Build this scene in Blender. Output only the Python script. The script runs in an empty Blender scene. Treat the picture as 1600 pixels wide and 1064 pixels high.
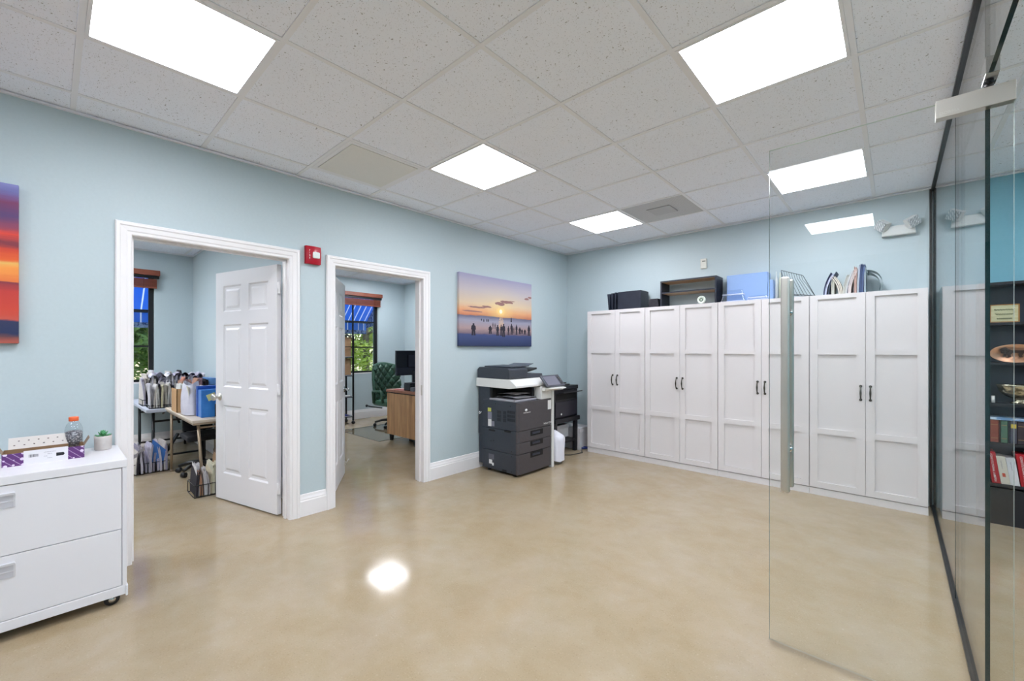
import bpy, bmesh, math, random
from mathutils import Vector, Matrix, noise
PI = math.pi
rnd = random.Random(7)
SC = bpy.context.scene
COL = SC.collection

# ------------------------------------------------------------------ camera, exposure, daylight
cam = bpy.data.objects.new('camera', bpy.data.cameras.new('camera')); COL.objects.link(cam)
cam.location = (3.4285, -5.0146, 1.3127)
cam.rotation_euler = (PI/2, 0, math.radians(42.8366))
cam.data.sensor_width = 36; cam.data.lens = 658.6/1600*36
cam.data.shift_x = 0.0075; cam.data.shift_y = 0.00896
cam.data.clip_start = 0.02
SC.camera = cam
SC.view_settings.view_transform = 'Standard'; SC.view_settings.look = 'None'
SC.view_settings.gamma = 1; SC.view_settings.use_curve_mapping = False
SC.view_settings.exposure = 0.18
SC.cycles.diffuse_bounces = 8
LAMP = 21                      # radiance of the ceiling panels
W = bpy.data.worlds.new('sky'); SC.world = W; W.use_nodes = True
nt = W.node_tree; nt.nodes.clear()
sky = nt.nodes.new('ShaderNodeTexSky'); sky.sky_type = 'NISHITA'; sky.sun_disc = False
sky.sun_elevation = math.radians(50); sky.sun_rotation = math.radians(230)
bg = nt.nodes.new('ShaderNodeBackground'); bg.inputs[1].default_value = 0.5
wo = nt.nodes.new('ShaderNodeOutputWorld')
nt.links.new(sky.outputs[0], bg.inputs[0]); nt.links.new(bg.outputs[0], wo.inputs[0])
sun = bpy.data.objects.new('sun', bpy.data.lights.new('sun', 'SUN')); COL.objects.link(sun)
sun.data.energy = 5.5; sun.data.angle = 0.01; sun.data.color = (1, .95, .86)
sun.rotation_euler = (math.radians(38), 0, math.radians(-60 + 180 + 90))

# room numbers (metres): left wall x=0, back wall y=0, ceiling H, ceiling grid origin and tile
H = 2.668; GX = 0.2425; GY = -4.9254; T = 0.6096
XW = -4.05; PY = -3.6; YB = -8.6; XG = 3.665; XR = 7.4

# ------------------------------------------------------------------ materials
def lin(c):
    return tuple(((v/255)/12.92 if v/255 <= .04045 else ((v/255+.055)/1.055)**2.4) for v in c) + (1,)
MATS = {}
def mat(name, col=(200, 200, 200), rough=.5, metal=0, spec=.5, **kw):
    if name in MATS: return MATS[name]
    m = bpy.data.materials.new(name); m.use_nodes = True; MATS[name] = m
    b = m.node_tree.nodes['Principled BSDF']
    b.inputs['Base Color'].default_value = lin(col)
    b.inputs['Roughness'].default_value = rough; b.inputs['Metallic'].default_value = metal
    b.inputs['Specular IOR Level'].default_value = spec
    for k, v in kw.items(): b.inputs[k.replace('_', ' ')].default_value = v
    return m
def N(m, t, **props):
    n = m.node_tree.nodes.new(t)
    for k, v in props.items(): setattr(n, k, v)
    return n
def L(m, a, b): m.node_tree.links.new(a, b)
def bs(m): return m.node_tree.nodes['Principled BSDF']
def coords(m, scale=(1, 1, 1), out='Object'):
    tc = N(m, 'ShaderNodeTexCoord'); mp = N(m, 'ShaderNodeMapping'); mp.inputs['Scale'].default_value = scale
    L(m, tc.outputs[out], mp.inputs['Vector']); return mp.outputs['Vector']
def ramp(m, fac, stops, interp='LINEAR'):
    r = N(m, 'ShaderNodeValToRGB'); r.color_ramp.interpolation = interp
    e = r.color_ramp.elements
    while len(e) > 1: e.remove(e[-1])
    e[0].position = stops[0][0]; e[0].color = lin(stops[0][1])
    for p, c in stops[1:]:
        x = e.new(p); x.color = lin(c)
    L(m, fac, r.inputs[0]); return r.outputs[0]
def noise_tex(m, vec, scale, detail=4, rough=.55, dist=0):
    n = N(m, 'ShaderNodeTexNoise'); n.inputs['Scale'].default_value = scale; n.inputs['Detail'].default_value = detail
    n.inputs['Roughness'].default_value = rough; n.inputs['Distortion'].default_value = dist
    L(m, vec, n.inputs['Vector']); return n.outputs['Fac']
def bump(m, h, strength, dist):
    b = N(m, 'ShaderNodeBump'); b.inputs['Strength'].default_value = strength; b.inputs['Distance'].default_value = dist
    L(m, h, b.inputs['Height']); L(m, b.outputs[0], bs(m).inputs['Normal'])
def mixc(m, f, a, b, mode='MIX'):
    x = N(m, 'ShaderNodeMix', data_type='RGBA', blend_type=mode)
    for s, v in (('Factor', f),):
        if isinstance(v, (int, float)): x.inputs[0].default_value = v
        else: L(m, v, x.inputs[0])
    for i, v in ((6, a), (7, b)):
        if isinstance(v, tuple): x.inputs[i].default_value = lin(v)
        else: L(m, v, x.inputs[i])
    return x.outputs[2]
def mottled(name, c1, c2, scale, rough=.6, bmp=0, metal=0, detail=4, spec=.5, stretch=(1, 1, 1), lo=.3, hi=.7):
    if name in MATS: return MATS[name]
    m = mat(name, c1, rough, metal, spec); v = coords(m, stretch)
    f = noise_tex(m, v, scale, detail)
    L(m, ramp(m, f, [(lo, c1), (hi, c2)]), bs(m).inputs['Base Color'])
    if bmp: bump(m, f, bmp, .002)
    return m

M_WALL = mottled('wall_paint', (181, 195, 200), (184, 198, 203), 60, .55, .04)
M_WALLT = mottled('wall_paint_glass_tint', (120, 178, 196), (124, 182, 200), 60, .55, .04)  # wall blue darkened to teal, the tint of the glass put into the colour
M_TRIM = mat('trim_white', (232, 229, 230), .32)
M_DOOR = mat('door_white', (228, 226, 229), .38)
M_LAM = mat('wardrobe_white', (214, 210, 211), .42)
M_METALW = mat('cabinet_metal_white', (224, 223, 228), .38)
M_BLK = mat('black_plastic', (22, 23, 27), .45)
M_BLKM = mat('black_metal', (14, 15, 18), .4)
M_STEEL = mat('brushed_steel', (208, 205, 198), .38, 1)
M_CHROME = mat('chrome', (200, 200, 200), .12, 1)
M_PEWTER = mat('pewter_handle', (74, 72, 66), .35, .9)
M_CHAR = mottled('charcoal_plastic', (48, 53, 63), (52, 57, 66), 40, .42)
M_CHARF = mottled('warm_grey_plastic', (66, 62, 66), (70, 66, 70), 40, .4)
M_OFFW = mat('offwhite_plastic', (216, 216, 214), .42)
M_DARK = mat('recess_shade', (8, 8, 10), .7)  # near-black colour stands in for shade inside recesses, slots and gaps
M_WHITE = mat('white_print', (226, 226, 226), .5)
M_TRACK = mat('track_dark_bronze', (62, 62, 62), .35, .7)

def glass_mat(name, tint, rough=0.0, extra=0.0):
    """Architectural glass: what is behind it shows through, Fresnel reflection on both faces."""
    m = bpy.data.materials.new(name); m.use_nodes = True; t = m.node_tree; t.nodes.clear()
    out = t.nodes.new('ShaderNodeOutputMaterial'); mx = t.nodes.new('ShaderNodeMixShader')
    tr = t.nodes.new('ShaderNodeBsdfTransparent'); tr.inputs[0].default_value = tint
    gl = t.nodes.new('ShaderNodeBsdfGlossy'); gl.inputs['Roughness'].default_value = rough
    geo = t.nodes.new('ShaderNodeNewGeometry')
    mr = t.nodes.new('ShaderNodeMapRange'); mr.inputs[3].default_value = 1.5; mr.inputs[4].default_value = 1/1.5
    fr = t.nodes.new('ShaderNodeFresnel')
    t.links.new(geo.outputs['Backfacing'], mr.inputs[0]); t.links.new(mr.outputs[0], fr.inputs['IOR'])
    fac = fr.outputs[0]
    t.links.new(fac, mx.inputs[0]); t.links.new(tr.outputs[0], mx.inputs[1]); t.links.new(gl.outputs[0], mx.inputs[2])
    t.links.new(mx.outputs[0], out.inputs[0]); MATS[name] = m; return m
M_GLASS = glass_mat('clear_glass', (.978, .988, .985, 1))
M_WGLASS = glass_mat('window_glass', (.98, .99, .985, 1))
M_CLEAR = glass_mat('clear_plastic', (.90, .93, .97, 1), .06)
M_GEDGE = mat('glass_edge_dark', (10, 42, 46), .15)
M_GEDGEL = mat('glass_edge_lit', (196, 214, 208), .2)  # bright edge, catching light painted into the colour

# floor: polished warm concrete with fine aggregate
M_FLOOR = mat('polished_concrete', (196, 180, 142), .16, 0, .32); v = coords(M_FLOOR)
f1 = noise_tex(M_FLOOR, v, 1.1, 5, .6, .6); f2 = noise_tex(M_FLOOR, v, 5.5, 6, .65, .3); f3 = noise_tex(M_FLOOR, v, 140, 2, .5)
c1 = ramp(M_FLOOR, f1, [(.3, (152, 132, 96)), (.5, (174, 157, 126)), (.68, (186, 176, 154))])
c2 = ramp(M_FLOOR, f2, [(.34, (148, 126, 90)), (.5, (176, 160, 130)), (.66, (194, 184, 164))])
cc = mixc(M_FLOOR, .45, c1, c2)
c3 = ramp(M_FLOOR, f3, [(.28, (118, 104, 78)), (.40, (178, 165, 135)), (.62, (178, 165, 135)), (.74, (226, 218, 196))])
f5 = noise_tex(M_FLOOR, v, 55, 3, .6); f6 = noise_tex(M_FLOOR, v, 2.6, 4, .6)
c5 = ramp(M_FLOOR, f5, [(.27, (120, 104, 78)), (.34, (172, 158, 128)), (.66, (172, 158, 128)), (.72, (216, 206, 184))])
c6 = ramp(M_FLOOR, f6, [(.32, (160, 132, 84)), (.5, (174, 158, 126)), (.66, (190, 180, 166))])
q1 = mixc(M_FLOOR, .35, cc, c6); q2 = mixc(M_FLOOR, .30, q1, c3)
L(M_FLOOR, mixc(M_FLOOR, 1.0, mixc(M_FLOOR, .25, q2, c5), (234, 230, 234), 'MULTIPLY'), bs(M_FLOOR).inputs['Base Color'])
rr = N(M_FLOOR, 'ShaderNodeMapRange'); rr.inputs[3].default_value = .06; rr.inputs[4].default_value = .15
L(M_FLOOR, f2, rr.inputs[0]); L(M_FLOOR, rr.outputs[0], bs(M_FLOOR).inputs['Roughness'])
f4 = noise_tex(M_FLOOR, v, 9, 3, .5); bump(M_FLOOR, f4, .06, .003)

# ceiling tile: pitted mineral fibre
M_TILE = mat('ceiling_tile', (222, 220, 214), .9, 0, .2); v = coords(M_TILE)
f1 = noise_tex(M_TILE, v, 190, 2, .6); f2 = noise_tex(M_TILE, v, 75, 2, .5)
a = ramp(M_TILE, f1, [(.30, (140, 138, 138)), (.345, (243, 246, 254))])
b_ = ramp(M_TILE, f2, [(.25, (150, 148, 144)), (.31, (252, 253, 255))])
L(M_TILE, mixc(M_TILE, 1.0, a, b_, 'MULTIPLY'), bs(M_TILE).inputs['Base Color']); bump(M_TILE, f1, .15, .001)
M_GRID = mat('ceiling_grid_white', (232, 233, 238), .45)
def emis(name, col, s):
    m = bpy.data.materials.new(name); m.use_nodes = True; MATS[name] = m
    b = bs(m); b.inputs['Base Color'].default_value = lin(col); b.inputs['Emission Color'].default_value = lin(col)
    b.inputs['Emission Strength'].default_value = s; return m
M_LAMP = emis('lamp_diffuser', (245, 248, 255), LAMP)
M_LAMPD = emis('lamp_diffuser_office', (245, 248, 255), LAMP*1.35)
M_LAMPADD = emis('lamp_diffuser_file_office', (245, 248, 255), LAMP*2.2)  # for added unseen panels, extra strong to brighten the file office

# ------------------------------------------------------------------ mesh helpers
class MB:
    def __init__(s): s.bm = bmesh.new(); s.mi = 0
    def _f(s, vs, smooth=False):
        try: f = s.bm.faces.new(vs)
        except ValueError: return None
        f.material_index = s.mi; f.smooth = smooth; return f
    def m(s, i): s.mi = i; return s
    def box(s, x0, x1, y0, y1, z0, z1, M=None):
        P = [Vector((x, y, z)) for z in (z0, z1) for x, y in ((x0, y0), (x1, y0), (x1, y1), (x0, y1))]
        if M: P = [M @ p for p in P]
        v = [s.bm.verts.new(p) for p in P]
        for q in ((3, 2, 1, 0), (4, 5, 6, 7), (0, 1, 5, 4), (1, 2, 6, 5), (2, 3, 7, 6), (3, 0, 4, 7)): s._f([v[i] for i in q])
        return s
    def bar(s, a, b, w, d=None, up=(0, 0, 1)):
        """rectangular bar from a to b"""
        d = d or w; a = Vector(a); b = Vector(b); z = (b-a); Lz = z.length; z.normalize()
        u = Vector(up)
        if abs(z.dot(u)) > .98: u = Vector((1, 0, 0))
        x = u.cross(z).normalized(); y = z.cross(x)
        M = Matrix((x, y, z)).transposed().to_4x4(); M.translation = a
        return s.box(-w/2, w/2, -d/2, d/2, 0, Lz, M)
    def prism(s, pts, axis, a, b, smooth=False):
        """polygon pts in the two other axes (order xy / xz / yz), extruded along axis from a to b"""
        def mk(p, t):
            return {'x': (t, p[0], p[1]), 'y': (p[0], t, p[1]), 'z': (p[0], p[1], t)}[axis]
        A = [s.bm.verts.new(mk(p, a)) for p in pts]; B = [s.bm.verts.new(mk(p, b)) for p in pts]
        n = len(pts); s._f(A[::-1]); s._f(B)
        for i in range(n): s._f([A[i], A[(i+1) % n], B[(i+1) % n], B[i]], smooth)
        return s
    def tube(s, pts, r, n=10, cap=True, smooth=True):
        pts = [Vector(p) for p in pts]; rs = r if isinstance(r, (list, tuple)) else [r]*len(pts)
        rings = []; prev = None
        for i, p in enumerate(pts):
            d = (pts[min(i+1, len(pts)-1)] - pts[max(i-1, 0)]).normalized()
            u = Vector((0, 0, 1)) if abs(d.z) < .95 else Vector((1, 0, 0))
            x = prev - d*prev.dot(d) if prev is not None and (prev - d*prev.dot(d)).length > .1 else u.cross(d)
            x.normalize(); y = d.cross(x); prev = x
            rings.append([s.bm.verts.new(p + x*math.cos(2*PI*k/n)*rs[i] + y*math.sin(2*PI*k/n)*rs[i]) for k in range(n)])
        for A, B in zip(rings, rings[1:]):
            for k in range(n): s._f([A[k], A[(k+1) % n], B[(k+1) % n], B[k]], smooth)
        if cap: s._f(rings[0][::-1]); s._f(rings[-1])
        return s
    def lathe(s, prof, c=(0, 0, 0), n=24, M=None, smooth=True, squash=(1, 1)):
        c = Vector(c); rings = []
        for r, z in prof:
            if r < 1e-6:
                p = Vector((0, 0, z)); rings.append([s.bm.verts.new((M @ p if M else p + c))])
            else:
                R = []
                for k in range(n):
                    p = Vector((r*squash[0]*math.cos(2*PI*k/n), r*squash[1]*math.sin(2*PI*k/n), z))
                    R.append(s.bm.verts.new((M @ p) if M else p + c))
                rings.append(R)
        for A, B in zip(rings, rings[1:]):
            if len(A) == 1 and len(B) == 1: continue
            for k in range(n):
                a0, a1 = A[k % len(A)], A[(k+1) % n % len(A)] if len(A) > 1 else A[0]
                b0, b1 = B[k % len(B)], B[(k+1) % n % len(B)] if len(B) > 1 else B[0]
                vs = []
                for q in (a0, a1, b1, b0):
                    if q not in vs: vs.append(q)
                if len(vs) > 2: s._f(vs, smooth)
        return s
    def grid(s, fn, nu, nv, smooth=True, closeu=False):
        V = [[s.bm.verts.new(fn(i/nu, j/nv)) for j in range(nv+1)] for i in range(nu if closeu else nu+1)]
        for i in range(nu):
            for j in range(nv):
                s._f([V[i][j], V[(i+1) % len(V)][j], V[(i+1) % len(V)][j+1], V[i][j+1]], smooth)
        return s
    def sphere(s, c, r, nu=14, nv=8, sq=(1, 1, 1)):
        c = Vector(c); prof = [(max(0, math.sin(PI*j/nv)), -math.cos(PI*j/nv)) for j in range(nv+1)]
        M = Matrix.Translation(c) @ Matrix.Diagonal((r*sq[0], r*sq[1], r*sq[2], 1))
        prof[0] = (0, -1); prof[-1] = (0, 1)
        return s.lathe(prof, n=nu, M=M)

WORLD = {}
def put(name, mb, mats, parent=None, local=False, bevel=0, seg=2, label=None, recalc=True, tr=None):
    me = bpy.data.meshes.new(name)
    if recalc: bmesh.ops.recalc_face_normals(mb.bm, faces=mb.bm.faces)
    if tr is not None: mb.bm.transform(tr)
    if parent is not None and not local and parent.name in WORLD: mb.bm.transform(WORLD[parent.name].inverted())
    mb.bm.to_mesh(me); mb.bm.free()
    for m in (mats if isinstance(mats, (list, tuple)) else [mats]): me.materials.append(m)
    o = bpy.data.objects.new(name, me); COL.objects.link(o)
    if parent is not None:
        o.parent = parent
        if parent.name in WORLD: WORLD[o.name] = WORLD[parent.name]
    if bevel:
        b = o.modifiers.new('bevel', 'BEVEL'); b.width = bevel; b.segments = seg; b.limit_method = 'ANGLE'; b.angle_limit = .6
        b.harden_normals = False
    if label: o['label'] = label
    return o
def tag(o, label, cat, group=None):
    o['label'] = label; o['category'] = cat
    if group: o['group'] = group
    return o
def thing(name, label, cat, loc=(0, 0, 0), rz=0, group=None):
    o = bpy.data.objects.new(name, None); COL.objects.link(o); o.empty_display_size = .1
    o.location = loc; o.rotation_euler = (0, 0, rz)
    WORLD[o.name] = Matrix.Translation(loc) @ Matrix.Rotation(rz, 4, 'Z')
    return tag(o, label, cat, group)
def struct(name, mb, m, parent=None, **k):
    o = put(name, mb, m, parent, **k)
    if parent is None: o['kind'] = 'structure'
    return o
def sempty(name, loc=(0, 0, 0)):
    o = bpy.data.objects.new(name, None); COL.objects.link(o); o.location = loc; o['kind'] = 'structure'
    o.empty_display_size = .1; WORLD[o.name] = Matrix.Translation(loc); return o
def copy_tree(o, parent=None, loc=None, rz=None, label=None, group=None):
    c = o.copy(); COL.objects.link(c)
    if parent: c.parent = parent
    if loc is not None: c.location = loc
    if rz is not None: c.rotation_euler = (0, 0, rz)
    if label: c['label'] = label
    if group: c['group'] = group
    for ch in o.children: copy_tree(ch, c)
    return c
def text_part(name, s, size, mat_, parent, M, align='LEFT', depth=.0004, label=None):
    cu = bpy.data.curves.new(name, 'FONT'); cu.body = s; cu.size = size; cu.extrude = depth; cu.align_x = align; cu.resolution_u = 3
    t = bpy.data.objects.new(name+'_t', cu); COL.objects.link(t)
    dg = bpy.context.evaluated_depsgraph_get(); me = bpy.data.meshes.new_from_object(t.evaluated_get(dg))
    bpy.data.objects.remove(t); bm = bmesh.new(); bm.from_mesh(me); bm.transform(M); bpy.data.meshes.remove(me)
    mb = MB(); mb.bm.free(); mb.bm = bm
    for f in bm.faces: f.material_index = 0
    return put(name, mb, mat_, parent, recalc=False, label=label)
def FX(x, y, z):    # frame on a plane facing +x, reading left to right along +y
    return Matrix(((0, 0, 1, x), (1, 0, 0, y), (0, 1, 0, z), (0, 0, 0, 1)))
def FY(x, y, z):    # frame on a plane facing -y, reading along +x
    return Matrix(((1, 0, 0, x), (0, 0, -1, y), (0, 1, 0, z), (0, 0, 0, 1)))

# ------------------------------------------------------------------ room shell
WT = .12
mb = MB(); mb.box(XW-.2, XR+.1, YB-.1, .1, -.12, 0); struct('floor', mb, M_FLOOR)
D1 = (-4.672, -3.762); D2 = (-3.395, -2.503); DH = 2.012; JL = .018    # openings in the left wall
mb = MB()
for y0, y1 in ((YB, D1[0]-JL), (D1[1]+JL, D2[0]-JL), (D2[1]+JL, 0)): mb.box(-WT, 0, y0, y1, 0, H)
for y0, y1 in (D1, D2): mb.box(-WT, 0, y0-JL, y1+JL, DH+JL, H)
struct('wall_left', mb, M_WALL)
mb = MB(); mb.box(XW-.2, XG+.01, 0, .1, 0, H); struct('wall_back', mb, M_WALL)
mb = MB(); mb.box(XG+.01, XR+.1, 0, .1, 0, H); struct('wall_back_beyond_glass', mb, M_WALLT)
mb = MB(); mb.box(XW-.2, XR+.1, YB-.1, YB, 0, H); struct('wall_front', mb, M_WALL)
mb = MB(); mb.box(XR, XR+.1, YB, 0, 0, H); struct('wall_right', mb, M_WALLT)
mb = MB(); mb.box(XW, -WT, PY, PY+.12, 0, H); struct('wall_partition', mb, M_WALL)
W1 = (-5.03, -4.036); W2 = (-1.6, -.608); WZ = (.875, 2.36)
mb = MB()
for y0, y1 in ((YB, W1[0]), (W1[1], W2[0]), (W2[1], 0)): mb.box(XW-.2, XW, y0, y1, 0, H)
for y0, y1 in (W1, W2): mb.box(XW-.2, XW, y0, y1, 0, WZ[0]); mb.box(XW-.2, XW, y0, y1, WZ[1], H)
struct('wall_window', mb, M_WALL)

# ceiling: slab above, pitted tiles with openings filled by lamps and vents, white grid bars below
LIGHTS = {}   # (i, j) -> kind
for i in (1, 4):
    for j in (-3, 0, 3, 6): LIGHTS[(i, j)] = 'lamp'
for i in (8,):
    for j in (-3, 0, 3, 6): LIGHTS[(i, j)] = 'lamp'
LIGHTS[(10, 2)] = 'lamp'; LIGHTS[(10, -3)] = 'lamp'
OFF = {(-6, 6), (-6, 3), (-3, -2), (-6, -1)}  # first panel known from its floor glare, the others added to brighten the offices
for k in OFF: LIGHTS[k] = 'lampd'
LIGHTS[(0, 2)] = 'panel'; LIGHTS[(2, 6)] = 'vent'
mb = MB(); x0, x1, y0, y1 = XW-.2, XR+.1, YB-.1, .1
mb.box(x0, x1, y0, y1, H+.02, H+.1)
ii = range(-8, 13); jj = range(-7, 10)
for i in ii:
    for j in jj:
        if (i, j) in LIGHTS: continue
        a, b = max(GX+i*T, x0), min(GX+(i+1)*T, x1); c, d = max(GY+j*T, y0), min(GY+(j+1)*T, y1)
        if a < b and c < d: mb.box(a+.0125, b-.0125, c+.0125, d-.0125, H+.004, H+.018)
ceil = struct('ceiling', mb, M_TILE)
mb = MB()
for i in range(-7, 13):
    x = GX+i*T
    if x0 < x < x1: mb.box(x-.012, x+.012, y0, y1, H+.0005, H+.0105)
for j in range(-6, 9):
    y = GY+j*T
    if y < 0: mb.box(x0, x1, y-.012, y+.012, H, H+.01)
put('ceiling_grid', mb, M_GRID, ceil)
mb = MB()
for a, b, c, d in ((0, .02, YB, 0), (0, XG, -.02, 0), (-WT-.02, -WT, YB, 0), (XW, XW+.02, YB, 0), (XW, -WT, PY-.02, PY), (XW, -WT, PY+.12, PY+.14), (XG, XR, -.02, 0), (XW, -WT, -.02, 0)):
    mb.box(a, b, c, d, H-.012, H-.001)
struct('trim_1', mb, M_GRID)

LAB = {(1, 0): 'large square ceiling light panel at the top left, above the file cabinet',
       (1, 3): 'square white ceiling light panel between the two doors and the room middle',
       (1, 6): 'small far ceiling light panel beside the grey perforated vent',
       (4, 3): 'big bright ceiling light panel at the top right, above the open glass door',
       (4, 6): 'ceiling light panel seen through the open glass door above the cabinets'}
hidden = {(4, 0): 'ceiling light panel above the camera spot'}
for (i, j), kind in sorted(LIGHTS.items()):
    cx, cy = GX+(i+.5)*T, GY+(j+.5)*T
    if kind.startswith('lamp'):
        lab = LAB.get((i, j))
        if not lab:
            where = 'the left offices, where most are added for brightness' if i < 0 else ('the room beyond the glass' if i > 5 else 'the area behind the camera')
            lab = 'square ceiling panel in %s' % where
        t = thing('ceiling_light', lab, 'ceiling light', (cx, cy, H), group=None if (i, j) in LAB else 'ceiling panels outside the view in ' + where)
        h = T/2-.0125; w = .014; mb = MB()
        mb.box(cx-h, cx+h, cy-h, cy-h+w, H-.002, H+.016); mb.box(cx-h, cx+h, cy+h-w, cy+h, H-.002, H+.016)
        mb.box(cx-h, cx-h+w, cy-h+w, cy+h-w, H-.002, H+.016); mb.box(cx+h-w, cx+h, cy-h+w, cy+h-w, H-.002, H+.016)
        put('frame', mb, M_GRID, t)
        mb = MB(); g = h-w; mb.box(cx-g, cx+g, cy-g, cy+g, H+.002, H+.014)
        put('diffuser', mb, M_LAMP if kind == 'lamp' else (M_LAMPD if cy > PY else M_LAMPADD), t)
    elif kind == 'panel':
        t = thing('ceiling_vent', 'beige grey solid access panel in the ceiling above the first doorway', 'ceiling vent', (cx, cy, H))
        h = T/2-.0125; mb = MB(); w = .03
        mb.box(cx-h, cx+h, cy-h, cy-h+w, H-.001, H+.016); mb.box(cx-h, cx+h, cy+h-w, cy+h, H-.001, H+.016)
        mb.box(cx-h, cx-h+w, cy-h+w, cy+h-w, H-.001, H+.016); mb.box(cx+h-w, cx+h, cy-h+w, cy+h-w, H-.001, H+.016)
        put('frame', mb, M_GRID, t)
        mb = MB(); g = h-w-.002; mb.box(cx-g, cx+g, cy-g, cy+g, H-.004, H+.014)
        put('panel', mb, mottled('vent_panel', (222, 222, 219), (226, 226, 223), 90, .6), t)
    else:
        t = thing('ceiling_vent', 'grey perforated air vent with a small square centre in the ceiling', 'ceiling vent', (cx, cy, H))
        M_PERF = mat('perforated_grey', (150, 150, 152), .5); v = coords(M_PERF, (1, 1, 1))
        vo = N(M_PERF, 'ShaderNodeTexVoronoi'); vo.inputs['Scale'].default_value = 95; vo.inputs['Randomness'].default_value = 0
        L(M_PERF, v, vo.inputs['Vector'])
        L(M_PERF, ramp(M_PERF, vo.outputs['Distance'], [(.28, (100, 100, 104)), (.36, (204, 204, 206))]), bs(M_PERF).inputs['Base Color'])
        h = T/2-.013; mb = MB(); mb.box(cx-h, cx+h, cy-h, cy+h, H+.002, H+.014); put('perforated_panel', mb, M_PERF, t)
        mb = MB(); mb.box(cx-.11, cx+.11, cy-.11, cy+.11, H-.006, H+.004); put('centre_plate', mb, mat('vent_plate', (176, 176, 178), .5), t, bevel=.002)

# baseboards: tall with a stepped, rounded top
def baseboard(name, pts_runs):
    mb = MB()
    for axis, a, b, base, sgn in pts_runs:
        prof = [(0, 0), (.018, 0), (.018, .118), (.014, .126), (.014, .134), (.008, .150), (.005, .168), (0, .172)]
        pr = [(base + sgn*p, z) for p, z in prof]
        if axis == 'y': mb.prism(pr, 'y', a, b)
        else: mb.prism(pr, 'x', a, b)
    return struct(name, mb, M_TRIM)
CW = .078      # casing width
baseboard('baseboard_left', [('y', YB, D1[0]-CW, 0, 1), ('y', D1[1]+CW, D2[0]-CW, 0, 1), ('y', D2[1]+CW, 0, 0, 1)])
baseboard('baseboard_back', [('x', 0, .515, 0, -1)])
baseboard('baseboard_front', [('x', XW, XR, YB, 1)])
baseboard('baseboard_office_window', [('y', YB, PY, XW, 1), ('y', PY+.12, 0, XW, 1)])
baseboard('baseboard_office_partition', [('x', XW, -WT, PY, -1), ('x', XW, -WT, PY+.12, 1), ('x', XW, -WT, 0, -1)])
baseboard('baseboard_office_inner', [('y', PY+.12, D2[0]-CW, -WT, -1), ('y', D2[1]+CW, 0, -WT, -1), ('y', YB, D1[0]-CW, -WT, -1)])

def casing(name, d):
    a, b = d; mb = MB()
    for x, s in ((0, 1), (-WT, -1)):
        prof = [(0, 0), (0, .008), (.006, .013), (.020, .013), (.026, .017), (.052, .019), (.058, .024), (.072, .024), (CW, .018), (CW, 0)]
        for p0, p1 in zip(prof, prof[1:]):       # mitred moulding: up one side, across the head, down the other
            for (w0, t0), (w1, t1) in ((p0, p1),):
                P0 = [(a-w0, 0), (a-w0, DH+w0), (b+w0, DH+w0), (b+w0, 0)]; P1 = [(a-w1, 0), (a-w1, DH+w1), (b+w1, DH+w1), (b+w1, 0)]
                for k in range(3):
                    q = [(x+s*t0,)+P0[k], (x+s*t0,)+P0[k+1], (x+s*t1,)+P1[k+1], (x+s*t1,)+P1[k]]
                    if w0 == w1 and t0 == t1: continue
                    mb._f([mb.bm.verts.new(v) for v in q])
    g = .0006
    mb.box(-WT-g, g, a-JL+g, a, 0, DH); mb.box(-WT-g, g, b, b+JL-g, 0, DH); mb.box(-WT-g, g, a-JL+g, b+JL-g, DH, DH+JL-g)
    mb.box(-.075, -.04, a, a+.012, 0, DH-.012); mb.box(-.075, -.04, b-.012, b, 0, DH-.012); mb.box(-.075, -.04, a, b, DH-.012, DH)
    return struct(name, mb, M_TRIM)
casing('trim_2', D1); casing('trim_3', D2)

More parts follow.
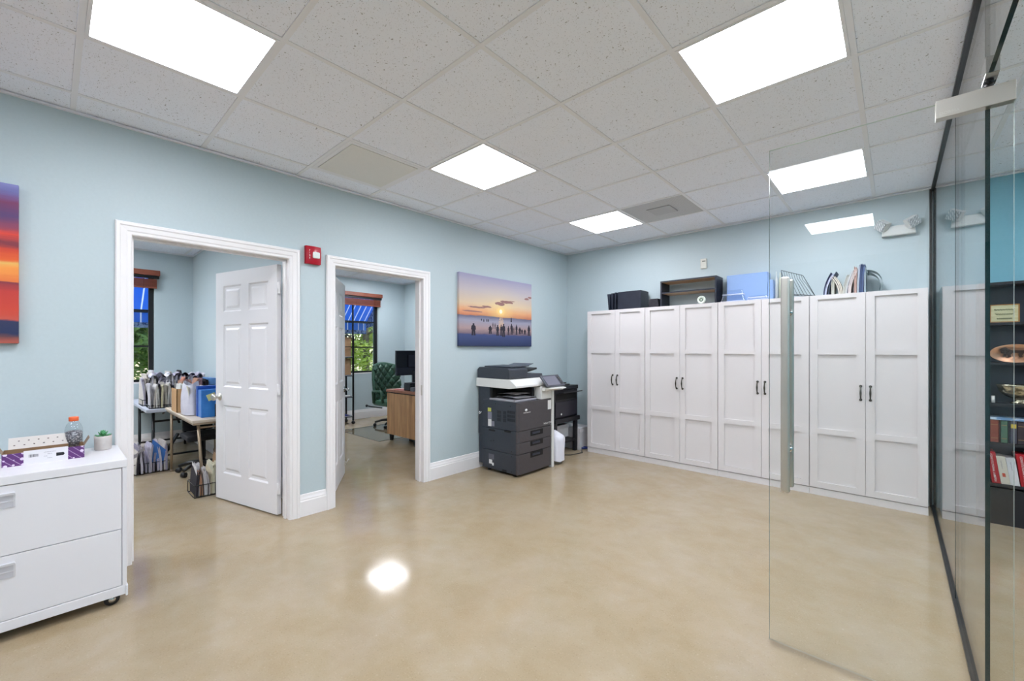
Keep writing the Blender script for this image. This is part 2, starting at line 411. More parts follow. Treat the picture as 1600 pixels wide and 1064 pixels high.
# six panel door leaf, local: hinge at origin, leaf along +x, face 1 towards -y
def make_door(name, hinge, ang, width, knob_side, lever=False):
    t = sempty(name, (hinge[0], hinge[1], 0)); t.rotation_euler = (0, 0, ang)
    WORLD[t.name] = Matrix.Translation((hinge[0], hinge[1], 0)) @ Matrix.Rotation(ang, 4, 'Z')
    th = .036; z0, z1 = .012, 1.985; mb = MB()
    st = .115; mid = .105; pw = (width-2*st-mid)/2
    xs = [(st, st+pw), (st+pw+mid, width-st)]
    rows = [(.235, .86), (1.02, 1.545), (1.665, 1.865)]
    rows = [(.24, .83), (.99, 1.53), (1.64, 1.865)]
    X = sorted({0, width} | {q for p in xs for q in p}); Z = sorted({z0, z1} | {q for p in rows for q in p})
    for side, yy in ((-1, -th/2), (1, th/2)):
        for i in range(len(X)-1):
            for j in range(len(Z)-1):
                xa, xb, za, zb = X[i], X[i+1], Z[j], Z[j+1]
                def quad(P):
                    vs = [mb.bm.verts.new(p) for p in P]
                    mb._f(vs if side < 0 else vs[::-1])
                if (xa, xb) in xs and (za, zb) in rows:
                    loops = []
                    for ins, dep in ((0, 0), (.012, .009), (.03, .009), (.048, .002)):
                        y = yy - side*dep
                        loops.append([(xa+ins, y, za+ins), (xb-ins, y, za+ins), (xb-ins, y, zb-ins), (xa+ins, y, zb-ins)])
                    for A, B in zip(loops, loops[1:]):
                        for k in range(4): quad([A[k], A[(k+1) % 4], B[(k+1) % 4], B[k]])
                    quad(loops[-1])
                else: quad([(xa, yy, za), (xb, yy, za), (xb, yy, zb), (xa, yy, zb)])
    for A in ([(0, z0), (0, z1)], [(0, z1), (width, z1)], [(width, z1), (width, z0)], [(width, z0), (0, z0)]):
        (xa, za), (xb, zb) = A
        mb._f([mb.bm.verts.new(p) for p in ((xa, -th/2, za), (xb, -th/2, zb), (xb, th/2, zb), (xa, th/2, za))])
    bmesh.ops.remove_doubles(mb.bm, verts=mb.bm.verts, dist=.0001)
    leaf = put('door_leaf', mb, M_DOOR, t, local=True)
    for s in (-1, 1):
        kx, kz = width-.065, .90; mb = MB()
        Mk = Matrix.Translation((kx, s*th/2, kz)) @ Matrix.Rotation(-s*PI/2, 4, 'X')
        mb.lathe([(0, 0), (.032, 0), (.032, .004), (.024, .010), (.011, .012), (.010, .03), (.014, .034)] +
                 ([(.012, .05), (0, .052)] if lever else [(.027, .042), (.031, .052), (.028, .062), (.018, .068), (0, .069)]), n=20, M=Mk)
        if lever: mb.tube([(kx, s*(th/2+.042), kz), (kx-.03, s*(th/2+.048), kz), (kx-.11, s*(th/2+.046), kz-.002)], [.009, .009, .007], 10)
        put('door_knob' if not lever else 'door_lever', mb, M_STEEL if not lever else M_CHROME, t, local=True)
    for hz in (.22, 1.0, 1.8):
        mb = MB(); mb.tube([(-.008, .012, hz-.045), (-.008, .012, hz+.045)], .007, 10); mb.box(-.026, .0, .006, .016, hz-.045, hz+.045)
        put('hinge', mb, M_DOOR, t, local=True)
    return t, th
a1 = math.atan2(-3.997+3.777, -.977+.128)
d1, th = make_door('door_1', (-.143, -3.781), a1, .865, 1)
a2 = math.atan2(-2.905+3.385, -.85+.14)
d2, th = make_door('door_2', (-.14, -3.385), a2, .85, 1, lever=True)
mb = MB(); mb.box(.815, .84, -th/2-.010, -th/2, .10, .14); mb.tube([(.828, -th/2-.012, .12), (.828, -th/2-.035, .15)], .006, 8); mb.lathe([(0, 0), (.010, 0), (.010, .012), (0, .012)], (.828, -th/2-.038, .15), 12)
put('door_holder', mb, M_STEEL, d2, local=True)
mb = MB(); mb.box(-.035, -.008, D2[1]-.002, D2[1]+.002, .86, .96); put('strike_plate', mb, M_STEEL, d2)

# ------------------------------------------------------------------ windows with black frames, wood blinds
def window(name, yr):
    a, b = yr; z0, z1 = WZ; t = sempty(name, (XW-.1, (a+b)/2, z0))
    mb = MB(); x0, x1 = XW-.09, XW-.045; fw = .055
    mb.box(x0, x1, a, a+fw, z0, z1); mb.box(x0, x1, b-fw, b, z0, z1); mb.box(x0, x1, a, b, z0, z0+.03); mb.box(x0, x1, a, b, z1-.05, z1)
    put('window_frame', mb, M_BLKM, t)
    c = (a+b)/2; mb = MB()
    mb.box(x0+.01, x1-.01, c-.012, c+.012, z0, z1)
    for z in (1.36, 1.85): mb.box(x0+.01, x1-.01, a, b, z-.012, z+.012)
    put('muntin', mb, M_BLKM, t)
    mb = MB(); mb.box(x0+.02, x0+.026, a+fw, b-fw, z0+.03, z1-.05); put('window_pane', mb, M_WGLASS, t)
    mb = MB(); mb.box(XW-.045, XW+.004, a-.01, b+.01, z0-.02, z0); put('window_sill', mb, M_TRIM, t)
    return t
window('window_1', W1); window('window_2', W2)
M_WOOD = mat('blind_cherry_wood', (132, 70, 52), .42); v = coords(M_WOOD, (1, 1.5, 40)); f = noise_tex(M_WOOD, v, 6, 4)
L(M_WOOD, ramp(M_WOOD, f, [(.3, (112, 56, 42)), (.7, (150, 84, 62))]), bs(M_WOOD).inputs['Base Color'])
def blind(yr, lab):
    a, b = yr; t = thing('window_blind', lab, 'blind', (XW, (a+b)/2, 2.3))
    mb = MB(); mb.box(XW+.002, XW+.075, a-.05, b+.055, 2.325, 2.395); put('valance', mb, M_WOOD, t, bevel=.004)
    mb = MB(); mb.box(XW+.004, XW+.055, a-.03, b+.045, 2.285, 2.32); put('headrail', mb, M_BLKM, t)
    n = 14
    for k in range(n):
        z = 2.172 + k*.0075
        mb = MB(); mb.box(XW+.008, XW+.056, a-.03, b+.022, z, z+.004); put('slat', mb, M_WOOD, t)
    mb = MB(); mb.box(XW+.006, XW+.058, a-.03, b+.022, 2.15, 2.168); put('bottom_rail', mb, M_WOOD, t, bevel=.003)
    for y in (a+.15, (a+b)/2, b-.12):
        mb = MB(); mb.tube([(XW+.062, y, 2.14), (XW+.062, y, 2.29)], .0025, 6); put('lift_cord', mb, M_WOOD, t)
blind(W1, 'raised cherry wood blind over the window of the office full of files')
blind(W2, 'raised cherry wood blind over the window behind the green chair')

# outside: striped awnings, trees, lawn
M_AWN = mat('awning_stripes', (30, 80, 170), .8); v = coords(M_AWN); sp = N(M_AWN, 'ShaderNodeSeparateXYZ'); L(M_AWN, v, sp.inputs[0])
def mth(m, op, a, b=None):
    n = N(m, 'ShaderNodeMath', operation=op)
    for k, q in enumerate((a, b)):
        if q is None: continue
        if isinstance(q, (int, float)): n.inputs[k].default_value = q
        else: L(m, q, n.inputs[k])
    return n.outputs[0]
mo = mth(M_AWN, 'FRACT', mth(M_AWN, 'MULTIPLY', sp.outputs[1], 8.2))
L(M_AWN, ramp(M_AWN, mo, [(0, (92, 146, 222)), (.72, (240, 244, 250)), (.86, (92, 146, 222))], 'CONSTANT'), bs(M_AWN).inputs['Base Color'])
bs(M_AWN).inputs['Transmission Weight'].default_value = 0
tl = N(M_AWN, 'ShaderNodeBsdfTranslucent'); ms = N(M_AWN, 'ShaderNodeMixShader'); ms.inputs[0].default_value = .55
L(M_AWN, ramp(M_AWN, mo, [(0, (92, 152, 230)), (.72, (240, 244, 250)), (.86, (92, 152, 230))], 'CONSTANT'), tl.inputs[0])
L(M_AWN, bs(M_AWN).outputs[0], ms.inputs[1]); L(M_AWN, tl.outputs[0], ms.inputs[2])
L(M_AWN, ms.outputs[0], M_AWN.node_tree.nodes['Material Output'].inputs[0])
M_AWNB = mottled('awning_border', (40, 60, 120), (150, 165, 195), 26, .8, lo=.42, hi=.56)
def awning(yr, lab):
    a, b = yr[0]-.27, yr[1]+.27; xo, xi = XW-.95, XW-.2; zo, zi = 1.90, 2.62
    t = thing('window_awning', lab, 'awning', (xi, (a+b)/2, zo))
    mb = MB(); mb.prism([(xi, zi), (xi, zi-.006), (xo, zo-.006), (xo, zo)], 'y', a, b); put('canopy', mb, M_AWN, t)
    mb = MB(); mb.box(xo-.004, xo, a, b, 1.73, zo)
    put('valance', mb, M_AWN, t)
    mb = MB(); mb.box(xo-.008, xo-.001, a, b, 1.65, 1.735); put('valance_border', mb, M_AWNB, t)
    for y in (a, b): mb = MB(); mb.prism([(xi, zi), (xo, zo), (xo, zo-.12), (xi, zi-.75)], 'y', y-.002, y+.002); put('side_panel', mb, M_AWNB, t)
    mb = MB(); mb.tube([(xi, a+.01, zo-.01), (xo+.01, a+.01, zo-.01), (xo+.01, b-.01, zo-.01), (xi, b-.01, zo-.01)], .012, 8); put('frame', mb, M_BLKM, t)
awning(W1, 'blue and white striped awning outside the window of the file office')
awning(W2, 'blue and white striped awning outside the window behind the green chair')
mb = MB(); mb.box(-24, XW-.2, -20, 14, -.35, -.15); struct('ground', mb, mottled('lawn', (70, 100, 40), (110, 140, 66), 3, .9))
def tree(x, y, h, r, lab, c1, c2, seed):
    g = random.Random(seed); t = thing('leafy_tree', lab, 'tree', (x, y, -.15))
    mb = MB(); mb.tube([(x, y, -.2), (x+.1, y+.05, h*.35), (x-.05, y+.1, h*.7), (x, y, h*.95)], [.11, .09, .06, .03], 8)
    for k in range(7):
        an = k*2.4; mb.tube([(x, y, h*(.3+.07*k)), (x+math.cos(an)*r*.7, y+math.sin(an)*r*.7, h*(.45+.07*k))], [.035, .012], 6)
    put('trunk', mb, mottled('tree_bark', (96, 84, 66), (132, 116, 92), 12, .9), t)
    m = mottled('leaves_%d' % seed, c1, c2, 2.2, .6)
    mb = MB(); blobs = [(g.gauss(0, .45)*r, g.gauss(0, .45)*r, h*g.uniform(.28, 1.0), g.uniform(.28, .5)*r) for _ in range(16)]
    for k in range(7000):
        bx, by, bz, br = blobs[k % 16]
        d = Vector((g.gauss(0, 1), g.gauss(0, 1), g.gauss(0, 1))).normalized()*br*g.uniform(.6, 1)
        c = Vector((x+bx, y+by, bz))+d; s = g.uniform(.04, .095)
        u = Vector((g.gauss(0, 1), g.gauss(0, 1), g.gauss(0, .6))).normalized(); w = u.cross(Vector((g.random(), g.random(), g.random()+.1))).normalized()
        mb._f([mb.bm.verts.new(p) for p in (c-u*s, c+w*s*.4, c+u*s, c-w*s*.4)])
    put('foliage', mb, m, t, recalc=False)
tree(-6.6, .45, 3.2, 1.1, 'sunlit yellow green leafy tree right outside the second office window', (132, 160, 36), (214, 222, 96), 3)
tree(-7.6, -1.3, 3.0, 1.4, 'deep green leafy tree further left outside the second office window', (84, 120, 46), (160, 186, 84), 4)
tree(-8.6, 2.1, 3.6, 1.5, 'tall green tree farthest outside the second office window', (90, 126, 52), (166, 190, 96), 5)
tree(-6.9, -4.2, 2.6, 1.1, 'green leafy tree outside the window of the file office', (84, 118, 48), (160, 182, 96), 6)
tree(-8.2, -2.9, 3.2, 1.4, 'darker leafy tree behind the one at the file office window', (70, 102, 44), (140, 168, 84), 8)

# ------------------------------------------------------------------ glass partition and pivot door
mbt = MB(); mbt.box(XG-.017, XG+.017, -2.79, 0, H-.03, H-.012); mbt.box(XG-.017, XG+.017, -6.6, -2.79, H-.03, H-.012)
mbt.box(XG-.017, XG+.017, -2.79, 0, 0, .016); mbt.box(XG-.017, XG+.017, -6.6, -3.56, 0, .016); mbt.box(XG-.026, XG-.010, -.008, 0, 0, H-.012)
struct('trim_4', mbt, M_TRACK)
def pane(name, x0, x1, y0, y1, z0, z1, edge=M_GEDGE, parent=None):
    """glass sheet; the two broad faces clear, the narrow edges solid tinted"""
    mb = MB(); mb.box(x0, x1, y0, y1, z0, z1)
    thin = min((x1-x0, 0), (y1-y0, 1), (z1-z0, 2))[1]
    bmesh.ops.recalc_face_normals(mb.bm, faces=mb.bm.faces)
    for f in mb.bm.faces: f.material_index = 0 if abs(f.normal[thin]) > .9 else 1
    return put(name, mb, [M_GLASS, edge], parent, recalc=False)
gt = .006
wg = sempty('wall_glass', (XG, -1.4, 0))
JY = -1.80
pane('glass_panel', XG-gt, XG+gt, -2.79, JY-.002, .012, H-.015, parent=wg)
pane('glass_panel', XG-gt, XG+gt, JY+.002, -.006, .012, H-.015, parent=wg)
mb = MB(); mb.box(XG-gt-.001, XG+gt+.001, JY-.003, JY+.003, .016, H-.03); put('silicone_joint', mb, M_GEDGE, wg)
pane('transom_panel', XG-gt, XG+gt, -3.56, -2.794, 2.245, H-.015, parent=wg)
pane('glass_panel', XG-gt, XG+gt, -6.6, -3.565, .012, H-.015, parent=wg)
mb = MB(); mb.box(XG-.02, XG+.02, YB, -6.6, 0, H); struct('wall_glass_end', mb, M_WALL)
YD = -2.815; XF = 3.014; XP = 3.721
gd = sempty('door_3', (XG, YD, 0))
dgl = pane('door_glass', XF, XP, YD-gt, YD+gt, .014, 2.205, edge=M_GEDGEL, parent=gd)
dgl.data.materials.append(mat('glass_edge_shaded', (116, 134, 130), .2)); dgl.data.materials.append(mat('glass_edge_shaded_low', (150, 140, 120), .3))  # light painted per edge: bright top, shaded free side and underside
for f in dgl.data.polygons:
    if f.normal.x < -.9: f.material_index = 2
    if f.normal.z < -.9: f.material_index = 3
for z0, z1 in ((2.147, 2.212), (.012, .075)):
    mb = MB(); mb.box(3.536, 3.724, YD-.018, YD+.018, z0, z1); pf = put('patch_fitting', mb, M_STEEL, gd, bevel=.0015)
    if z0 > 1: text_part('maker_mark', 'DORMA', .014, mat('etched_light', (214, 212, 206), .5), pf, FY(3.545, YD-.0185, 2.157))
mb = MB()
mb.box(XG-.016, XG+.016, -2.90, -2.80, 2.228, 2.285); put('pivot_clamp', mb, M_CHROME, gd, bevel=.0015)
mb = MB(); mb.tube([(XG, YD, 2.21), (XG, YD, 2.23)], .012, 12); put('top_pivot', mb, M_BLKM, gd)
for sy in (-1, 1):
    yy = YD+sy*.05; z0, z1 = (.70, 1.625)
    mb = MB(); mb.box(3.066, 3.098, yy-.013, yy+.013, z0, z1)
    hp = put('pull_handle', mb, M_STEEL, gd, bevel=.008, seg=3)
    for z in (.88, 1.475):
        mb = MB(); mb.tube([(3.087, YD+sy*gt, z), (3.087, yy-sy*.012, z)], .009, 12); mb.lathe([(0, 0), (.014, 0), (.014, .004), (0, .004)], M=Matrix.Translation((3.087, YD+sy*gt, z)) @ Matrix.Rotation(-sy*PI/2, 4, 'X'), n=16)
        put('standoff', mb, M_CHROME, hp)

# ------------------------------------------------------------------ wall fittings
t = thing('fire_alarm', 'red fire alarm strobe with white lens between the two doorways', 'fire alarm', (0, -3.585, 2.0))
mb = MB(); y0, y1, z0, z1 = -3.645, -3.527, 1.995, 2.135
mb.box(0, .02, y0, y1, z0, z1)
mb.grid(lambda u, w: Vector((.02+.03*math.sin(PI*min(1, .1+.8*w))**.5*(.55+.45*math.sin(PI*u)), y0+u*(y1-y0), z0+w*(z1-z0))), 10, 10)
put('housing', mb, mat('alarm_red', (172, 18, 42), .3), t)
mb = MB(); mb.box(.044, .06, -3.60, -3.545, 2.038, 2.088); put('strobe_lens', mb, mat('lens_white', (222, 230, 226), .15), t, bevel=.008, seg=3)
for k, (ch, z) in enumerate(zip('FIRE', (2.096, 2.076, 2.056, 2.036))):
    text_part('letter', ch, .019, M_WHITE, t, FX(.051, -3.628, z-.006))
t = thing('wall_sensor', 'small beige thermostat box on the wall above the open shelf', 'thermostat', (1.847, 0, 2.28))
mb = MB(); mb.box(1.816, 1.880, -.022, 0, 2.225, 2.335); put('cover', mb, mat('beige_plastic', (214, 212, 204), .5), t, bevel=.004)
mb = MB(); mb.box(1.836, 1.872, -.024, -.021, 2.30, 2.312); put('display', mb, mat('lcd_grey', (120, 122, 112), .3), t)
t = thing('emergency_light', 'white twin head emergency light on the back wall near the glass', 'emergency light', (3.45, 0, 2.34))
mb = MB(); mb.prism([(3.34, 2.30), (3.56, 2.30), (3.55, 2.385), (3.35, 2.385)], 'y', -.05, 0)
put('body', mb, mat('emergency_white', (206, 208, 206), .4), t, bevel=.008, seg=3)
mb = MB(); mb.lathe([(0, 0), (.004, 0), (.004, .004), (0, .004)], (3.40, -.025, 2.295), 10); put('indicator', mb, mat('led_green', (120, 220, 160), .3), t)
M_FACET = mat('faceted_lens', (214, 218, 220), .18, 0); v = coords(M_FACET)
vo = N(M_FACET, 'ShaderNodeTexVoronoi', distance='CHEBYCHEV'); vo.inputs['Scale'].default_value = 90; vo.inputs['Randomness'].default_value = 0
L(M_FACET, v, vo.inputs['Vector']); L(M_FACET, ramp(M_FACET, vo.outputs['Distance'], [(.2, (246, 248, 250)), (.45, (150, 156, 160))]), bs(M_FACET).inputs['Base Color'])
for cx, rz, tilt in ((3.335, .55, .7), (3.545, -.5, -.55)):
    Mh = Matrix.Translation((cx, -.075, 2.392)) @ Matrix.Rotation(-rz, 4, 'Z') @ Matrix.Rotation(tilt, 4, 'Y') @ Matrix.Rotation(.25, 4, 'X')
    mb = MB(); mb.box(-.042, .042, .0, .045, -.040, .040, Mh); hd = put('lamp_head', mb, MATS['emergency_white'], t, bevel=.002)
    mb = MB(); mb.box(-.039, .039, -.012, .0, -.037, .037, Mh); put('lens', mb, M_FACET, hd, bevel=.001)

# canvas prints
def canvas_mat(name, stops, y0, z0, z1, streak, contrast):
    m = mat(name, (200, 150, 120), .75); tc = N(m, 'ShaderNodeTexCoord'); s = N(m, 'ShaderNodeSeparateXYZ'); L(m, tc.outputs['Generated'], s.inputs[0])
    mp = N(m, 'ShaderNodeMapping'); mp.inputs['Scale'].default_value = streak; L(m, tc.outputs['Generated'], mp.inputs[0])
    n = noise_tex(m, mp.outputs[0], 3, 5, .6)
    zz = mth(m, 'ADD', s.outputs[2], mth(m, 'MULTIPLY', mth(m, 'SUBTRACT', n, .5), contrast))
    return m, s, zz
CY0, CY1, CZ0, CZ1 = -2.06, -.846, 1.352, 2.142
m, s, zz = canvas_mat('beach_sunset_print', None, 0, 0, 0, (1, 2, 9), .05)
base = ramp(m, zz, [(0, (36, 48, 86)), (.16, (62, 76, 120)), (.175, (112, 96, 112)), (.25, (168, 142, 140)), (.36, (150, 150, 170)), (.425, (96, 98, 122)), (.435, (196, 122, 92)), (.50, (220, 158, 116)), (.60, (214, 190, 160)), (.78, (190, 180, 182)), (1, (156, 154, 184))])
def radial(m, s, cy, cz, ry, rz):
    a = mth(m, 'DIVIDE', mth(m, 'SUBTRACT', s.outputs[1], cy), ry); b = mth(m, 'DIVIDE', mth(m, 'SUBTRACT', s.outputs[2], cz), rz)
    return mth(m, 'SQRT', mth(m, 'ADD', mth(m, 'MULTIPLY', a, a), mth(m, 'MULTIPLY', b, b)))
g = radial(m, s, .53, .515, .40, .42)
gl = ramp(m, g, [(0, (255, 255, 255)), (.06, (230, 230, 230)), (.18, (170, 170, 170)), (.5, (90, 90, 90)), (1, (0, 0, 0))])
sep = N(m, 'ShaderNodeSeparateColor'); L(m, gl, sep.inputs[0])
above = mth(m, 'GREATER_THAN', s.outputs[2], .43)
fac = mth(m, 'MULTIPLY', sep.outputs[0], above)
col = mixc(m, fac, base, (255, 226, 140))
# glitter path on the water
gp = radial(m, s, .535, .34, .035, .10); glit = mth(m, 'LESS_THAN', gp, 1.0)
nz = noise_tex(m, coords(m, (1, 12, 60), 'Generated'), 3, 2); glit = mth(m, 'MULTIPLY', glit, mth(m, 'GREATER_THAN', nz, .5))
col = mixc(m, mth(m, 'MULTIPLY', glit, .7), col, (236, 190, 130))
L(m, col, bs(m).inputs['Base Color']); M_BEACH = m
t = thing('canvas_print', 'beach sunset canvas with people silhouettes above the copier', 'picture', (0, (CY0+CY1)/2, CZ0))
mb = MB(); mb.box(.002, .036, CY0, CY1, CZ0, CZ1)
cv = put('canvas', mb, M_BEACH, t, bevel=.002)
def cp(u, w): return (CY0+u*(CY1-CY0), CZ0+w*(CZ1-CZ0))
M_SIL = mat('silhouette_ink', (38, 34, 48), .75); M_CLOUD = mat('cloud_ink', (150, 112, 108), .75); M_SUNI = mat('sun_ink', (255, 250, 222), .75)
def poly(mb, pts, x): mb._f([mb.bm.verts.new((x,)+cp(*p)) for p in pts])
def person(mb, u, w, h, wd=.028, arm=0):
    pts = [(-.5, 0), (-.42, .45), (-.62, .5), (-.5, .78), (-.2, .84), (-.24, .95), (0, 1), (.24, .95), (.2, .84), (.5, .78), (.6, .5), (.4, .45), (.5, 0), (.08, 0), (0, .4), (-.08, 0)]
    poly(mb, [(u+a*wd, w+b*h) for a, b in pts], .0368)
for u, w, h, wd in ((.17, .15, .17, .05), (.385, .18, .12, .04), (.485, .155, .16, .034), (.535, .155, .17, .026), (.57, .14, .20, .04), (.64, .17, .14, .024), (.685, .18, .17, .03), (.76, .18, .16, .026), (.81, .19, .11, .032), (.845, .2, .07, .026), (.89, .19, .08, .03), (.955, .17, .17, .036),
                    (.30, .345, .04, .012), (.34, .35, .04, .012), (.36, .35, .04, .012), (.27, .36, .03, .012), (.42, .25, .1, .01), (.45, .25, .09, .01), (.72, .2, .1, .012), (.70, .2, .1, .012)): mb = MB(); person(mb, u, w, h, wd); put('beach_silhouette', mb, M_SIL, cv, recalc=False)
mb = MB(); poly(mb, [(.67, .37), (.69, .37), (.688, .42), (.68, .45), (.674, .42)], .0368); put('sail_silhouette', mb, M_SIL, cv, recalc=False)
def blob(mb, u, w, ru, rw, x, sd):
    g = random.Random(sd); poly(mb, [(u+ru*math.cos(a)*(.8+.4*g.random()), w+rw*math.sin(a)*(.6+.5*g.random())) for a in [2*PI*k/18 for k in range(18)]], x)
for u, w, ru, rw, sd in ((.22, .545, .11, .016, 1), (.34, .565, .06, .018, 2), (.52, .63, .07, .03, 3), (.62, .665, .09, .028, 4), (.70, .685, .03, .008, 5), (.92, .75, .035, .02, 6), (.97, .78, .03, .02, 7), (.16, .485, .14, .012, 8)): mb = MB(); blob(mb, u, w, ru, rw, .0366, sd); put('printed_cloud', mb, M_CLOUD, cv, recalc=False)
mb = MB(); poly(mb, [(.53+.02*math.cos(a), .515+.03*math.sin(a)) for a in [2*PI*k/24 for k in range(24)]], .0369)
put('sun_disc', mb, M_SUNI, cv, recalc=False)
m, s, zz = canvas_mat('red_sunset_print', None, 0, 0, 0, (1, 1.2, 7), .09)
L(m, ramp(m, zz, [(0, (170, 84, 70)), (.05, (96, 60, 66)), (.07, (30, 44, 84)), (.13, (44, 50, 84)), (.14, (190, 80, 66)), (.22, (196, 66, 50)), (.33, (186, 58, 54)), (.385, (120, 52, 66)), (.39, (220, 116, 60)), (.47, (236, 152, 70)), (.50, (226, 176, 96)), (.53, (222, 96, 44)), (.60, (198, 66, 48)), (.63, (120, 52, 66)), (.68, (214, 70, 56)), (.72, (150, 66, 84)), (.80, (88, 66, 112)), (.88, (120, 60, 96)), (.95, (110, 110, 168)), (1, (132, 134, 190))]), bs(m).inputs['Base Color'])
t = thing('canvas_print', 'red and purple sunset sea canvas cut by the left edge', 'picture', (0, -5.7, 1.35))
mb = MB(); mb.box(.002, .036, -6.3, -5.126, 1.346, 2.18); put('canvas', mb, m, t, bevel=.002)

# ------------------------------------------------------------------ wardrobes
WX = [.515, 1.291, 2.079, 2.854, 3.622]; ZT = 1.805; YF = -.30
def shaker_door(x0, x1, handle_side, parent):
    mb = MB(); y1 = YF+.018; st = .058
    mb.box(x0, x1, YF+.014, y1, .068, ZT-.004)
    for a, b, c, d in ((x0, x0+st, .068, ZT-.004), (x1-st, x1, .068, ZT-.004), (x0+st, x1-st, .068, .122), (x0+st, x1-st, ZT-.04, ZT-.004), (x0+st, x1-st, .555, .605), (x0+st, x1-st, 1.268, 1.314)):
        mb.box(a, b, YF, YF+.014, c, d)
    d = put('cabinet_door', mb, M_LAM, parent)
    hx = x1-.03 if handle_side > 0 else x0+.03; mb = MB()
    for z in (.885, 1.0):
        mb.lathe([(0, 0), (.011, 0), (.011, .006), (.006, .01), (0, .01)], M=Matrix.Translation((hx, YF, z)) @ Matrix.Rotation(PI/2, 4, 'X'), n=12)
    mb.tube([(hx, YF-.004, .885), (hx, YF-.022, .895), (hx, YF-.03, .918), (hx, YF-.033, .943), (hx, YF-.03, .968), (hx, YF-.022, .99), (hx, YF-.004, 1.0)], [.005, .005, .0055, .008, .0055, .005, .005], 10)
    put('handle', mb, M_PEWTER, d)
wl = ['leftmost unit, beside the small printer', 'second unit from the copier, below the open shelf', 'third unit, below the blue bin', 'rightmost unit, against the glass wall']
for k in range(4):
    x0, x1 = WX[k], WX[k+1]; t = thing('wardrobe_cabinet', 'tall white two-door storage cabinet, ' + wl[k], 'cabinet', ((x0+x1)/2, -.15, 0))
    mb = MB(); mb.box(x0+.001, x1-.001, YF+.019, -.004, .062, ZT); put('carcass', mb, M_LAM, t)
    mb = MB(); mb.box(x0+.001, x1-.001, YF+.006, -.02, 0, .060); put('plinth', mb, M_LAM, t)
    xm = (x0+x1)/2+(.006 if k != 1 else .004)
    shaker_door(x0+.003, xm-.0015, 1, t); shaker_door(xm+.0015, x1-.003, -1, t)

# things standing on the wardrobes
M_NAVY = mottled('dark_navy_board', (26, 30, 44), (32, 37, 52), 12, .45)
for k, (x, lean) in enumerate(((.80, .0), (.845, .0), (.885, .0))):
    mb = MB()
    mb.prism([(x-.012, ZT+.002), (x+.0, ZT+.002), (x+.012-k*.003, ZT+.205+k*.006), (x-.03+k*.008, ZT+.205+k*.006)], 'y', -.24, -.05)
    o = put('binder', mb, M_NAVY); tag(o, ['dark blue binder leaning at the left end of the cabinet top', 'second dark binder from the left on the cabinet top', 'dark binder next to the large black file box'][k], 'binder', 'dark binders on the cabinet top')
mb = MB(); mb.box(.925, 1.222, -.26, -.05, ZT+.001, ZT+.215); tag(put('file_box', mb, M_NAVY, bevel=.003), 'large closed black file box standing on the left cabinet', 'box')
mb = MB(); mb.prism([(1.30, ZT+.001), (1.43, ZT+.001), (1.418, ZT+.10), (1.312, ZT+.10)], 'y', -.24, -.12); tag(put('black_tray', mb, mottled('black_mesh', (26, 24, 32), (40, 38, 46), 60, .5), bevel=.004), 'small low black desk box between file box and open shelf', 'box')
t = thing('open_shelf', 'open black shelf unit with pale wood shelves on the cabinet top', 'shelf', (1.75, -.15, ZT))
sx0, sx1, sz1 = 1.452, 2.05, ZT+.29
M_OAK = mottled('pale_oak_board', (168, 140, 108), (186, 158, 126), 3, .5, stretch=(1, 8, 8))
mb = MB(); mb.box(sx0, sx0+.016, -.25, -.02, ZT+.001, sz1); put('side_panel', mb, M_NAVY, t); mb = MB(); mb.box(sx1-.016, sx1, -.25, -.02, ZT+.001, sz1); put('side_panel', mb, M_NAVY, t)
for z in (sz1-.016, ZT+.145):
    mb = MB(); mb.box(sx0+.016, sx1-.016, -.25, -.02, z, z+.016); 
    bmesh.ops.recalc_face_normals(mb.bm, faces=mb.bm.faces)
    for f in mb.bm.faces: f.material_index = 1 if f.normal.y < -.9 else 0
    put('shelf_board', mb, [M_OAK, M_NAVY], t, recalc=False)
t = thing('round_clock', 'small round white dial standing in front of the open shelf', 'clock', (1.905, -.27, ZT))
Mc = Matrix.Translation((1.905, -.262, ZT+.042)) @ Matrix.Rotation(PI/2, 4, 'X')
mb = MB(); mb.lathe([(0, -.01), (.04, -.01), (.042, 0), (.04, .012), (.03, .012), (.028, .009), (0, .009)], M=Mc, n=28); put('case', mb, mat('clock_white', (222, 232, 222), .35), t)
mb = MB(); mb.lathe([(.009, .0095), (.019, .0095), (.019, .011), (.009, .011)], M=Mc, n=20); put('dial_ring', mb, mat('dial_grey', (110, 130, 116), .5), t)
M_BLUE = mat('translucent_blue_plastic', (140, 170, 218), .35)
t = thing('blue_bin', 'large periwinkle blue plastic bin on the cabinet top', 'bin', (2.33, -.13, ZT))
mb = MB(); mb.box(2.128, 2.50, -.17, -.03, ZT+.001, ZT+.285); put('tub', mb, M_BLUE, t, bevel=.006)
mb = MB(); mb.box(2.502, 2.545, -.17, -.03, ZT+.001, ZT+.20); put('end_pocket', mb, M_BLUE, t, bevel=.004)
